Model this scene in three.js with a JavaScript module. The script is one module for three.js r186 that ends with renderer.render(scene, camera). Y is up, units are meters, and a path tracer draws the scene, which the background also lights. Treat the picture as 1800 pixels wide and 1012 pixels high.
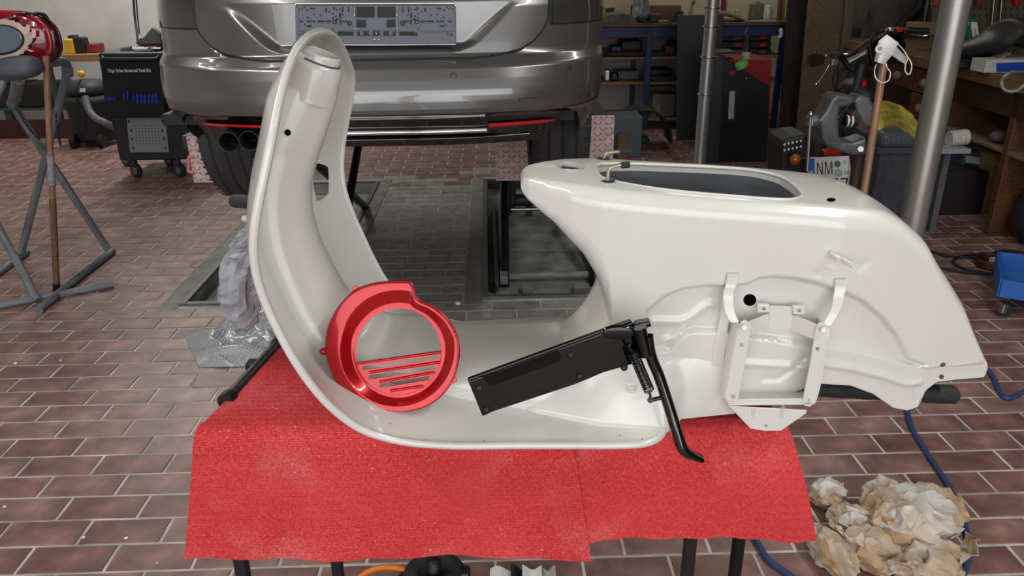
import * as THREE from 'three';
import { mergeGeometries, mergeVertices, toCreasedNormals } from 'three/addons/utils/BufferGeometryUtils.js';
import { RoundedBoxGeometry } from 'three/addons/geometries/RoundedBoxGeometry.js';
import { ImprovedNoise } from 'three/addons/math/ImprovedNoise.js';
import { RectAreaLightUniformsLib } from 'three/addons/lights/RectAreaLightUniformsLib.js';
import { FontLoader } from 'three/addons/loaders/FontLoader.js';
import { TextGeometry } from 'three/addons/geometries/TextGeometry.js';
import { Brush, Evaluator, SUBTRACTION } from 'three-bvh-csg';

// ---------- camera, sky, large lights, exposure ----------
const scene = new THREE.Scene();
const renderer = new THREE.WebGLRenderer({ antialias: true });
renderer.toneMapping = THREE.LinearToneMapping;
renderer.toneMappingExposure = 1.0;
renderer.shadowMap.enabled = true;
RectAreaLightUniformsLib.init();
const FOCAL = 1350, PITCH = 22.4, ROLL = 0.7, EYE = 1.6;      // focal length in pixels of the 1800 x 1012 frame
const camera = new THREE.PerspectiveCamera(2 * Math.atan(506 / FOCAL) * 180 / Math.PI, 1800 / 1012, 0.05, 80);
camera.rotation.order = 'YXZ';
camera.rotation.set(-PITCH * Math.PI / 180, 0, -ROLL * Math.PI / 180);
camera.position.set(0, EYE, 0);
camera.updateMatrixWorld(true);
scene.add(camera);
scene.background = new THREE.Color().setRGB(1.15, 1.2, 1.28);    // overcast sky outside the open door
const doorLight = new THREE.RectAreaLight(new THREE.Color().setRGB(1, 1, 1.0), 2.05, 6.4, 3.0);   // daylight through the open workshop door behind the photographer
doorLight.name = 'doorway_daylight';
doorLight.position.set(0, 1.75, 2.9);
doorLight.lookAt(0, 1.3, -3);
scene.add(doorLight);

// ---------- helpers ----------
const R = THREE.MathUtils.degToRad;
const V = (x, y, z) => new THREE.Vector3(x, y, z);
const V2 = (x, y) => new THREE.Vector2(x, y);
const EYEV = camera.position.clone();
function ray(px, py) { return V((px - 900) / FOCAL, -(py - 506) / FOCAL, -1).applyQuaternion(camera.quaternion); }
function pz(px, py, z) { const d = ray(px, py); return EYEV.clone().addScaledVector(d, z / d.z); }        // the pixel's point on the upright plane at z
function ph(px, py, h) { const d = ray(px, py); return EYEV.clone().addScaledVector(d, (h - EYE) / d.y); } // the pixel's point at height h
let seedState = 12345;
function rnd(a = 0, b = 1) { seedState = (seedState * 1664525 + 1013904223) >>> 0; return a + (b - a) * seedState / 4294967296; }
const perlin = new ImprovedNoise();
function fbm(x, y, z = 0, n = 4) { let a = 0, k = 0.5; for (let i = 0; i < n; i++) { a += k * perlin.noise(x, y, z + i * 7.3); x *= 2.03; y *= 2.03; z *= 1.7; k *= 0.5; } return a; }
const clamp = (x, a = 0, b = 1) => Math.min(b, Math.max(a, x));
const smooth = (a, b, x) => { const t = clamp((x - a) / (b - a)); return t * t * (3 - 2 * t); };
function lut(tab, x) { // piecewise linear, rows [x, y]
  if (x <= tab[0][0]) return tab[0][1];
  for (let i = 1; i < tab.length; i++) if (x <= tab[i][0]) { const [a, p] = tab[i - 1], [b, q] = tab[i]; return p + (q - p) * (x - a) / (b - a); }
  return tab[tab.length - 1][1];
}
function slut(tab, x) { // smooth monotone-ish (Catmull-Rom on knots)
  const n = tab.length;
  if (x <= tab[0][0]) return tab[0][1];
  if (x >= tab[n - 1][0]) return tab[n - 1][1];
  let i = 1; while (x > tab[i][0]) i++;
  const [x0, y0] = tab[i - 1], [x1, y1] = tab[i];
  const m = (j) => { const a = tab[Math.max(0, j - 1)], b = tab[Math.min(n - 1, j + 1)]; return (b[1] - a[1]) / (b[0] - a[0]); };
  const h = x1 - x0, t = (x - x0) / h, t2 = t * t, t3 = t2 * t;
  return (2 * t3 - 3 * t2 + 1) * y0 + (t3 - 2 * t2 + t) * h * m(i - 1) + (-2 * t3 + 3 * t2) * y1 + (t3 - t2) * h * m(i);
}
// textures
function tex(w, h, fn, srgb = true, repeat = true) {
  const d = new Uint8Array(w * h * 4);
  for (let j = 0; j < h; j++) for (let i = 0; i < w; i++) {
    const c = fn(i / w, j / h); const k = (j * w + i) * 4;
    d[k] = clamp(c[0]) * 255; d[k + 1] = clamp(c[1]) * 255; d[k + 2] = clamp(c[2]) * 255; d[k + 3] = 255;
  }
  const t = new THREE.DataTexture(d, w, h, THREE.RGBAFormat);
  t.magFilter = THREE.LinearFilter; t.minFilter = THREE.LinearMipmapLinearFilter; t.generateMipmaps = true;
  if (repeat) t.wrapS = t.wrapT = THREE.RepeatWrapping;
  if (srgb) t.colorSpace = THREE.SRGBColorSpace;
  t.needsUpdate = true;
  return t;
}
function canvasTex(w, h, draw) {
  const c = document.createElement('canvas'); c.width = w; c.height = h;
  draw(c.getContext('2d'), w, h);
  const t = new THREE.CanvasTexture(c); t.colorSpace = THREE.SRGBColorSpace; t.magFilter = THREE.LinearFilter; return t;
}
// periodic noise on the unit square
function pn(u, v, f, s = 0) {
  const n = (x, y) => perlin.noise(x * f + s * 3.7, y * f + s * 1.3, s * 2.1), a = n(u, v), b = n(u - 1, v), c = n(u, v - 1), d = n(u - 1, v - 1);
  const k = smooth(0.75, 1, u), l = smooth(0.75, 1, v);
  return (a * (1 - k) + b * k) * (1 - l) + (c * (1 - k) + d * k) * l;
}
function pfbm(u, v, f, s = 0, n = 4) { let a = 0, k = 0.5; for (let i = 0; i < n; i++) { a += k * pn(u, v, f, s + i * 5.1); f *= 2.1; k *= 0.5; } return a; }
const grainTex = tex(512, 512, (u, v) => { const n = 0.86 + 0.28 * pfbm(u, v, 9, 3, 5); return [n, n, n]; });
const wornTex = tex(512, 512, (u, v) => { const n = 0.8 + 0.42 * pfbm(u, v, 6, 9, 6) ; return [n, n, n]; });
const woodTex = tex(512, 512, (u, v) => { const w = pfbm(u, v * 1, 3, 2, 3); const g = Math.sin((v * 38 + w * 7) * 6.283) * 0.07 + pn(u * 1, v, 60, 4) * 0.12; const n = 0.86 + g + w * 0.25; return [n, n * 0.985, n * 0.96]; });
const bumpTex = tex(512, 512, (u, v) => { const n = 0.5 + 0.6 * pfbm(u, v, 30, 5, 4); return [n, n, n]; }, false);
// materials
function mat(color, rough = 0.6, o = {}) {
  const phys = ['clearcoat', 'sheen', 'transmission', 'anisotropy', 'specularIntensity', 'ior', 'clearcoatRoughness'].some((k) => k in o);
  const m = phys ? new THREE.MeshPhysicalMaterial() : new THREE.MeshStandardMaterial();
  if (Array.isArray(color)) m.color.setRGB(...color); else m.color.set(color);
  m.roughness = rough; m.metalness = 0; m.side = THREE.DoubleSide;
  for (const k in o) { if (k === 'emissive' && Array.isArray(o[k])) m.emissive.setRGB(...o[k]); else m[k] = o[k]; }
  return m;
}
const M = {};
M.black = mat('#121314', 0.5); M.blackGloss = mat('#0a0a0b', 0.12, { clearcoat: 1, clearcoatRoughness: 0.04 });
M.rubber = mat('#242526', 0.7, { map: grainTex }); M.darkGrey = mat('#33363a', 0.6, { map: grainTex }); M.midGrey = mat('#6d7073', 0.55, { map: grainTex });
M.lightGrey = mat('#a9acae', 0.5, { map: grainTex }); M.white = mat('#e6e6e2', 0.5); M.offWhite = mat('#cfcdc5', 0.6, { map: grainTex });
M.steel = mat('#b9b7b2', 0.3, { metalness: 1 }); M.chrome = mat('#e8e8e8', 0.12, { metalness: 1 }); M.darkSteel = mat('#54565a', 0.4, { metalness: 0.9, map: wornTex });
M.red = mat('#b01218', 0.35); M.blue = mat('#0e255c', 0.45); M.wood = mat('#7d5330', 0.55, { map: woodTex }); M.woodDark = mat('#5b341b', 0.5, { map: woodTex }); M.plank = mat('#a88256', 0.65, { map: woodTex });
M.yellow = mat('#d2a21c', 0.5); M.green = mat('#3c5a44', 0.6, { map: grainTex }); M.card = mat('#a9855a', 0.8, { map: grainTex }); M.brass = mat('#a9a08c', 0.35, { metalness: 0.7 });
M.pipe = mat('#8b9197', 0.6, { map: wornTex }); M.glassDark = mat('#0d0e10', 0.05);
// geometry builders
function grid(fn, nu, nv, closed = false) { // fn(u, v) -> Vector3 ; u, v in 0..1
  const p = [], uv = [], idx = [], w = nu + 1;
  for (let j = 0; j <= nv; j++) for (let i = 0; i <= nu; i++) { const q = fn(i / nu, j / nv); p.push(q.x, q.y, q.z); uv.push(q.u ?? i / nu, q.v ?? j / nv); }
  for (let j = 0; j < nv; j++) for (let i = 0; i < nu; i++) { const a = j * w + i, b = a + 1, c = a + w, d = c + 1; idx.push(a, b, d, a, d, c); }
  const g = new THREE.BufferGeometry();
  g.setAttribute('position', new THREE.Float32BufferAttribute(p, 3)); g.setAttribute('uv', new THREE.Float32BufferAttribute(uv, 2));
  g.setIndex(idx); g.computeVertexNormals();
  if (closed) { // weld the normals of the first and last column
    const n = g.attributes.normal;
    for (let j = 0; j <= nv; j++) { const a = j * w, b = a + nu; const s = V(n.getX(a) + n.getX(b), n.getY(a) + n.getY(b), n.getZ(a) + n.getZ(b)).normalize(); n.setXYZ(a, s.x, s.y, s.z); n.setXYZ(b, s.x, s.y, s.z); }
  }
  return g;
}
function sheet(fn, nu, nv, t) { // a surface with thickness t, closed round its rim
  const g = grid(fn, nu, nv), P = g.attributes.position, N = g.attributes.normal, U = g.attributes.uv, n = P.count, w = nu + 1;
  const p = [], nn = [], uv = [], idx = [];
  for (const s of [1, -1]) for (let i = 0; i < n; i++) { p.push(P.getX(i) + s * N.getX(i) * t / 2, P.getY(i) + s * N.getY(i) * t / 2, P.getZ(i) + s * N.getZ(i) * t / 2); nn.push(s * N.getX(i), s * N.getY(i), s * N.getZ(i)); uv.push(U.getX(i), U.getY(i)); }
  const src = g.index.array;
  for (let i = 0; i < src.length; i += 3) { idx.push(src[i], src[i + 1], src[i + 2]); idx.push(n + src[i], n + src[i + 2], n + src[i + 1]); }
  const rim = []; for (let i = 0; i < nu; i++) rim.push(i); for (let j = 0; j < nv; j++) rim.push(j * w + nu); for (let i = nu; i > 0; i--) rim.push(nv * w + i); for (let j = nv; j > 0; j--) rim.push(j * w);
  const base = p.length / 3; // own vertices for the rim
  for (const r of rim) for (const s of [0, n]) { p.push(p[(r + s) * 3], p[(r + s) * 3 + 1], p[(r + s) * 3 + 2]); nn.push(0, 1, 0); uv.push(uv[r * 2], uv[r * 2 + 1]); }
  for (let k = 0; k < rim.length; k++) {
    const a = base + 2 * k, b = base + 2 * ((k + 1) % rim.length); idx.push(a, a + 1, b + 1, a, b + 1, b);
  }
  const o = new THREE.BufferGeometry();
  o.setAttribute('position', new THREE.Float32BufferAttribute(p, 3)); o.setAttribute('normal', new THREE.Float32BufferAttribute(nn, 3)); o.setAttribute('uv', new THREE.Float32BufferAttribute(uv, 2)); o.setIndex(idx);
  // rim normals
  const tmp = o.clone(); tmp.computeVertexNormals(); for (let i = base; i < p.length / 3; i++) o.attributes.normal.setXYZ(i, tmp.attributes.normal.getX(i), tmp.attributes.normal.getY(i), tmp.attributes.normal.getZ(i));
  return o;
}
function box(w, h, d, x = 0, y = 0, z = 0, bev = 0.004) { // rounded box centred at x, z with its bottom at y
  const b = Math.min(bev, w * 0.3, h * 0.3, d * 0.3);
  const g = new RoundedBoxGeometry(w, h, d, 1, b); g.translate(x, y + h / 2, z); return g;
}
function tube(pts, r, seg = 10, n = 0, closed = false, tension = 0.5) {
  const c = new THREE.CatmullRomCurve3(pts, closed, 'catmullrom', tension);
  const len = n || Math.max(8, pts.length * 8);
  const g = new THREE.TubeGeometry(c, len, r, seg, closed);
  if (closed) return g;
  return mergeGeometries([g, capAt(c.getPoint(0), c.getTangent(0).negate(), r, seg), capAt(c.getPoint(1), c.getTangent(1), r, seg)]);
}
function capAt(p, dir, r, seg) { const g = new THREE.CircleGeometry(r, seg); g.applyQuaternion(new THREE.Quaternion().setFromUnitVectors(V(0, 0, 1), dir.clone().normalize())); g.translate(p.x, p.y, p.z); return g; }
function rod(a, b, r, r2 = r, seg = 14) {
  const d = b.clone().sub(a), g = new THREE.CylinderGeometry(r2, r, d.length(), seg);
  g.applyQuaternion(new THREE.Quaternion().setFromUnitVectors(V(0, 1, 0), d.clone().normalize())); const m = a.clone().add(b).multiplyScalar(0.5); g.translate(m.x, m.y, m.z); return g;
}
function lathe(prof, seg = 32) { return new THREE.LatheGeometry(prof.map(([r, y]) => V2(r, y)), seg); }
function turn(g, axis, deg) { const q = new THREE.Quaternion().setFromAxisAngle(axis, R(deg)); return g.applyQuaternion(q); }
function move(g, v) { return g.translate(v.x, v.y, v.z); }
function aim(g, dir, up = V(0, 1, 0)) { return g.applyQuaternion(new THREE.Quaternion().setFromUnitVectors(up, dir.clone().normalize())); }
function shapeOf(pts, holes = []) { const s = new THREE.Shape(pts.map((p) => V2(p.x ?? p[0], p.y ?? p[1]))); for (const h of holes) s.holes.push(new THREE.Path(h.map((p) => V2(p.x ?? p[0], p.y ?? p[1])))); return s; }
function plate(pts, t, bev = 0.0015, holes = [], curve = 12) { // outline in x, y extruded from z = 0 back to z = -t
  const g = new THREE.ExtrudeGeometry(shapeOf(pts, holes), { depth: Math.max(1e-4, t - 2 * bev), bevelEnabled: bev > 0, bevelThickness: bev, bevelSize: bev, bevelOffset: -bev, bevelSegments: 2, curveSegments: curve });
  g.translate(0, 0, -t + bev); return g;
}
function platePx(px, z, t, bev = 0.0015, holes = []) { // outline in pixels, standing upright at z, t thick backwards
  const f = (q) => q.map(([a, b]) => pz(a, b, z)); const g = plate(f(px), t, bev, holes.map(f)); g.translate(0, 0, z); return g;
}
function prismPx(px, zA, zB) { // closed solid that follows the pixels' rays from zA to zB, for cutting openings
  const n = px.length, p = [], idx = [];
  for (const z of [zA, zB]) for (const [a, b] of px) { const q = pz(a, b, z); p.push(q.x, q.y, q.z); }
  const tri = THREE.ShapeUtils.triangulateShape(px.map(([a, b]) => V2(a, -b)), []);
  for (const [a, b, c] of tri) { idx.push(a, b, c, n + a, n + c, n + b); }
  for (let i = 0; i < n; i++) { const j = (i + 1) % n; idx.push(i, n + i, n + j, i, n + j, j); }
  let area = 0; for (let i = 0; i < n; i++) { const j = (i + 1) % n; area += px[i][0] * -px[j][1] - px[j][0] * -px[i][1]; }
  if (area < 0) for (let i = 0; i < idx.length; i += 3) [idx[i + 1], idx[i + 2]] = [idx[i + 2], idx[i + 1]];
  let g = new THREE.BufferGeometry(); g.setAttribute('position', new THREE.Float32BufferAttribute(p, 3)); g.setAttribute('uv', new THREE.Float32BufferAttribute(new Array(n * 4).fill(0), 2)); g.setIndex(idx);
  g = g.toNonIndexed(); g.computeVertexNormals(); return g;
}
function oval(cx, cy, rx, ry, n = 20, rot = 0) { const o = []; for (let i = 0; i < n; i++) { const a = i / n * Math.PI * 2, x = Math.cos(a) * rx, y = Math.sin(a) * ry; o.push([cx + x * Math.cos(rot) - y * Math.sin(rot), cy + x * Math.sin(rot) + y * Math.cos(rot)]); } return o; }
function cut(geo, cutters) { // subtract; returns a smooth-shaded geometry
  const ev = new Evaluator(); ev.attributes = ['position', 'normal', 'uv']; ev.useGroups = false;
  let a = new Brush(geo); a.updateMatrixWorld();
  for (const c of cutters) { const b = new Brush(c); b.updateMatrixWorld(); a = ev.evaluate(a, b, SUBTRACTION); a.updateMatrixWorld(); }
  return a.geometry;
}
function crease(g, deg = 35) { return toCreasedNormals(g.index ? g : mergeVertices(g), R(deg)); }
function uvBox(g, s = 1) { // uv in metres by the largest axis of the normal
  const q = g.index ? g.toNonIndexed() : g, P = q.attributes.position, N = q.attributes.normal, uv = new Float32Array(P.count * 2);
  for (let i = 0; i < P.count; i++) { const a = Math.abs(N.getX(i)), b = Math.abs(N.getY(i)), c = Math.abs(N.getZ(i)); const x = P.getX(i), y = P.getY(i), z = P.getZ(i);
    const [u, v] = b >= a && b >= c ? [x, z] : a >= c ? [z, y] : [x, y]; uv[2 * i] = u * s; uv[2 * i + 1] = v * s; }
  q.setAttribute('uv', new THREE.BufferAttribute(uv, 2)); return q;
}
function merge(list) { const l = list.map((g) => { const q = g.index ? g.toNonIndexed() : g; for (const k of Object.keys(q.attributes)) if (!['position', 'normal', 'uv'].includes(k)) q.deleteAttribute(k); if (!q.attributes.uv) q.setAttribute('uv', new THREE.Float32BufferAttribute(new Array(q.attributes.position.count * 2).fill(0), 2)); return q; }); return mergeGeometries(l); }
function hitPx(px, py, mesh) { mesh.updateWorldMatrix(true, false); const rc = new THREE.Raycaster(EYEV, ray(px, py).normalize()); const h = rc.intersectObject(mesh, false)[0]; if (!h) return null; const n = h.face.normal.clone(); if (n.dot(rc.ray.direction) > 0) n.negate(); return { p: h.point, n }; }
const serifBold = await new FontLoader().loadAsync('fonts/droid/droid_serif_bold.typeface.json'), sansBold = await new FontLoader().loadAsync('fonts/droid/droid_sans_bold.typeface.json');
function textGeo(str, font, w, h, t) { const g = new TextGeometry(str, { font, size: 1, depth: 0.1, curveSegments: 3, bevelEnabled: false }); g.computeBoundingBox(); const b = g.boundingBox; g.translate(-b.min.x, -b.min.y, 0); g.scale(w / (b.max.x - b.min.x), h / (b.max.y - b.min.y), t * 10); return g; }
// objects
const taken = {};
function numbered(name) { taken[name] = (taken[name] ?? -1) + 1; return taken[name] ? `${name}_${String(taken[name]).padStart(3, '0')}` : name; }
function part(name, geo, material, parent, label) {
  const g = Array.isArray(geo) ? merge(geo) : geo;
  const m = new THREE.Mesh(g, material); m.name = name; m.castShadow = m.receiveShadow = true;
  if (label) m.userData.label = label;
  parent.add(m); return m;
}
function thing(name, label, category, group, kind) {
  const o = new THREE.Group(); o.name = numbered(name); o.userData = { label, category };
  if (group) o.userData.group = group; if (kind) o.userData.kind = kind; scene.add(o); return o;
}
function single(name, geo, material, label, category, group, kind) {
  const g = Array.isArray(geo) ? merge(geo) : geo;
  const m = new THREE.Mesh(g, material); m.name = numbered(name); m.castShadow = m.receiveShadow = true; m.userData = { label, category };
  if (group) m.userData.group = group; if (kind) m.userData.kind = kind; scene.add(m); return m;
}
function struct(name, geo, material, label, category = 'structure') {
  const g = Array.isArray(geo) ? merge(geo) : geo;
  const m = new THREE.Mesh(g, material); m.name = name; m.castShadow = m.receiveShadow = true; m.userData = { kind: 'structure', label, category }; scene.add(m); return m;
}
// a box given by its front face in pixels at z, d deep
function boxPx(x0, y0, x1, y1, z, d, bev = 0.006, floor = false) {
  const a = pz((x0 + x1) / 2, y0, z), b = pz((x0 + x1) / 2, y1, z), l = pz(x0, (y0 + y1) / 2, z), r = pz(x1, (y0 + y1) / 2, z);
  const bottom = floor === true ? 0 : floor === false ? b.y : floor;
  return box(r.x - l.x, a.y - bottom, d, (l.x + r.x) / 2, bottom, z - d / 2, bev);
}


// ---------- room ----------
const YAW = R(1.5), CY = Math.cos(YAW), SY = Math.sin(YAW);
const room = (x, y, z) => V(x * CY + z * SY, y, -x * SY + z * CY);      // room axes are turned a little against the camera
const unroom = (p) => [p.x * CY - p.z * SY, p.x * SY + p.z * CY];
function roomed(g) { return g.rotateY(YAW); }
{
  const wallTex = tex(512, 512, (u, v) => { const n = 0.94 + 0.1 * pfbm(u, v, 5, 31, 5) - (pn(u, v, 26, 41) > 0.66 ? 0.1 : 0); return [n, n, n]; });
  const plaster = mat('#d2d2cd', 0.85, { map: wallTex, bumpMap: bumpTex, bumpScale: 0.002 });
  const plasterWarm = mat('#cbbf9c', 0.85, { map: wallTex });
  const groutM = mat('#efeae4', 0.9, { map: wornTex });
  // pits of the lift (room coordinates)
  const pits = [{ x0: -1.61, x1: -0.95, z0: -6.2, z1: -3.76 }, { x0: -0.03, x1: 0.62, z0: -6.2, z1: -3.76 }];
  const slab = new THREE.Shape([V2(-6, 3.2), V2(6.2, 3.2), V2(6.2, -9.6), V2(-6, -9.6)]);
  for (const p of pits) slab.holes.push(new THREE.Path([V2(p.x0, p.z0), V2(p.x1, p.z0), V2(p.x1, p.z1), V2(p.x0, p.z1)]));
  const sg = new THREE.ExtrudeGeometry(slab, { depth: 0.12, bevelEnabled: false }); sg.rotateX(Math.PI / 2); sg.translate(0, 0.0015, 0);
  const floor = struct('floor', roomed(uvBox(sg)), groutM, 'workshop floor of dark red brick tiles with light grey joints', 'floor');
  // tiles
  const L = 0.254, W = 0.1195, J = 0.0085, T = 0.012;
  const reds = ['#a1776d', '#a98075', '#996f66', '#ae877c', '#a37c73', '#b08b81'].map((c) => mat(c, 0.5, { map: wornTex, roughness: 0.42 }));
  const greys = ['#b3b0ab', '#bcb9b4', '#aaa7a2'].map((c) => mat(c, 0.6, { map: grainTex }));
  const tileGeo = [0, 1, 2, 3, 4].map((k) => { // chamfered block, 20 triangles, uv in metres with its own patch of the texture
    const a = (L - J) / 2, b = (W - J) / 2, c = 0.0025, top = 0, s = rnd(0, 1), t = rnd(0, 1);
    const ring = (ax, bz, y) => [V(-ax, y, bz), V(ax, y, bz), V(ax, y, -bz), V(-ax, y, -bz)];
    const r0 = ring(a, b, -T), r1 = ring(a, b, top - c), r2 = ring(a - c, b - c, top); const P = [], N = [], U = [];
    const quad = (p, q, r, u) => { const n = q.clone().sub(p).cross(r.clone().sub(p)).normalize(); for (const v of [p, q, r, p, r, u]) { P.push(v.x, v.y, v.z); N.push(n.x, n.y, n.z); U.push(v.x * 1.6 + s, v.z * 1.6 + t); } };
    for (let i = 0; i < 4; i++) { const j = (i + 1) % 4; quad(r0[i], r0[j], r1[j], r1[i]); quad(r1[i], r1[j], r2[j], r2[i]); }
    quad(r2[0], r2[1], r2[2], r2[3]);
    const g = new THREE.BufferGeometry(); g.setAttribute('position', new THREE.Float32BufferAttribute(P, 3)); g.setAttribute('normal', new THREE.Float32BufferAttribute(N, 3)); g.setAttribute('uv', new THREE.Float32BufferAttribute(U, 2)); return g;
  });
  const near = [], far = [[], [], [], [], [], [], [], [], []];
  const fr = new THREE.Frustum().setFromProjectionMatrix(new THREE.Matrix4().multiplyMatrices(camera.projectionMatrix, camera.matrixWorldInverse));
  let kept = 0;
  for (let r = 0; r < 106; r++) for (let i = -20; i < 30; i++) {
    const z = -1.781 + (40 - r - 0.5) * W, x = -1.156 + (i + (r % 2 ? 0 : 0.5) + 0.02 * Math.sin(r * 2.1)) * L;
    if (x < -5.9 || x > 6.1 || z < -9.5) continue;
    let x0 = x - L / 2, x1 = x + L / 2, skip = false;
    for (const p of pits) { const a = p.x0 - 0.128, b = p.x1 + 0.128; if (z > p.z0 - 0.1 && z < p.z1 + 0.09 && x1 > a && x0 < b) { if (x0 < a) x1 = a; else if (x1 > b) x0 = b; else skip = true; } }
    if (skip || x1 - x0 < 0.025) continue;
    const sx0 = (x1 - x0) / L, p = room((x0 + x1) / 2, 0, z), q = p.clone().project(camera);
    const seen = p.z < -0.5 && Math.abs(q.x) < 1.06 && Math.abs(q.y) < 1.06;
    const dusty = x > -0.97 && x < 0.76 && z < -3.1 + rnd(-0.15, 0.1) && z > -6.3 + rnd(-0.4, 0.4);
    const k = Math.floor(rnd(0, 5)), tone = dusty ? 6 + Math.floor(rnd(0, 3)) : Math.floor(rnd(0, 6)), lift = rnd(-0.0008, 0.0008);
    const sx = (q.x + 1) * 900, sy = (1 - q.y) * 506;
    const covered = sx > 470 && sx < 1410 && sy > 590 && sy < 955 || sx > 1060 && sx < 1700 && sy > 380 && sy < 660;
    const d = p.distanceTo(EYEV);
    near.push({ sx0, p, k, tone, lift, d, pick: seen && !covered });
  }
  near.sort((a, b) => a.d - b.d);
  const mats = [...reds, ...greys];
  for (const t of near) {
    if (t.pick && kept < 290) { const m = part('tile', tileGeo[t.k], mats[t.tone], floor); m.position.set(t.p.x, t.p.y + t.lift + 0.004, t.p.z); m.rotation.y = YAW; m.scale.x = t.sx0; kept++; }
    else { const g = tileGeo[t.k].clone(); g.scale(t.sx0, 1, 1); g.rotateY(YAW); g.translate(t.p.x, t.p.y + t.lift + 0.004, t.p.z); far[t.tone].push(g); }
  }
  far.forEach((l, i) => { if (l.length) { const m = part('tile_field', mergeGeometries(l), mats[i], floor); m.userData.kind = 'stuff'; } });
  // walls, ceiling, outside ground
  const wall = (name, w, h, d, x, y, z, m, label) => struct(name, roomed(uvBox(box(w, h, d, x, y, z, 0.002), 0.6)), m, label, 'wall');
  wall('wall_back', 6.6, 3.6, 0.2, -2.9, 0, -9.6, plaster, 'light grey plastered back wall with stains');
  wall('wall_back_right', 5.9, 3.6, 0.2, 3.35, 0, -9.6, plasterWarm, 'warm cream back wall behind the blue workbench');
  wall('wall_left', 0.2, 3.6, 13, -6.0, 0, -3.2, plaster, 'light grey left workshop wall');
  wall('wall_right', 0.2, 3.6, 13, 6.2, 0, -3.2, mat('#6f675c', 0.85, { map: wornTex }), 'dull brownish right workshop wall');
  struct('ceiling', roomed(box(12.4, 0.15, 13, 0.1, 3.6, -3.2)), mat('#9a9a95', 0.9), 'grey workshop ceiling', 'ceiling');
  wall('wall_front', 3.0, 3.6, 0.2, -4.6, 0, 3.2, plaster, 'front wall left of the open door');
  wall('wall_front_right', 3.0, 3.6, 0.2, 4.8, 0, 3.2, plaster, 'front wall right of the open door');
  struct('ground', box(30, 0.1, 14, 0, -0.16, 10.3), mat('#8d8b87', 0.9), 'paved yard outside the open door', 'ground');
  // stains and scuffs on the back wall: dark flecks
  // pit linings
  const pitM = mat('#b5b7b2', 0.75, { map: wornTex });
  pits.forEach((p, i) => {
    const w = p.x1 - p.x0, d = p.z1 - p.z0, cx = (p.x0 + p.x1) / 2, cz = (p.z0 + p.z1) / 2, dep = 0.075;
    const o = thing('lift_pit', ['shallow concrete floor pit with steel edge beside the bubble wrap', 'shallow concrete floor pit with steel ladder frame under the silver car'][i], 'pit', null, 'structure');
    part('pit_floor', roomed(uvBox(box(w, 0.02, d, cx, -dep - 0.02, cz))), pitM, o);
    for (const [bw, bd, bx, bz] of [[0.035, d + 0.07, p.x0 - 0.0175, cz], [0.035, d + 0.07, p.x1 + 0.0175, cz], [w, 0.035, cx, p.z0 - 0.0175], [w, 0.035, cx, p.z1 + 0.0175]]) part('edge_bar', roomed(box(bw, dep + 0.016, bd, bx, -dep, bz)), mat('#77797a', 0.5, { map: wornTex, metalness: 0.2 }), o);
    part('concrete_border', roomed(merge([uvBox(box(0.09, 0.008, d + 0.2, p.x0 - 0.08, -0.002, cz)), uvBox(box(0.09, 0.008, d + 0.2, p.x1 + 0.08, -0.002, cz))])), mat('#a19e99', 0.8, { map: grainTex }), o);
  });
}
// ceiling tubes
function ceilingTube(x, z, len, label, power) {
  const o = thing('ceiling_lamp', label, 'lamp', 'ceiling tube lamps');
  part('housing', move(box(0.16, 0.06, len + 0.06, 0, 0, 0, 0.01), V(x, 3.5, z)), M.white, o);
  part('lamp_tube', move(new THREE.CylinderGeometry(0.03, 0.03, len, 16).rotateX(Math.PI / 2), V(x, 3.47, z)), mat('#ffffff', 0.5, { emissive: [3.5, 3.6, 3.6] }), o);
  const l = new THREE.RectAreaLight(new THREE.Color().setRGB(1, 0.98, 0.94), power, 0.12, len); l.position.set(x, 3.42, z); l.lookAt(x, 0, z); o.add(l);
}
ceilingTube(-3.6, -8.0, 2.4, 'white ceiling tube lamp above the green bench', 100);
ceilingTube(-1.9, -0.9, 2.4, 'white ceiling tube lamp between the table and the pipe trestles', 52);
ceilingTube(-2.6, -3.6, 2.4, 'white ceiling tube lamp beside the silver car above the pipe trestles', 12);
ceilingTube(1.9, -0.9, 2.4, 'white ceiling tube lamp above the blue air hose', 52);
ceilingTube(1.6, -4.6, 2.4, 'white ceiling tube lamp above the bench vise', 9);
ceilingTube(2.4, -8.5, 1.6, 'white ceiling tube lamp above the blue workbench', 26);


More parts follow.
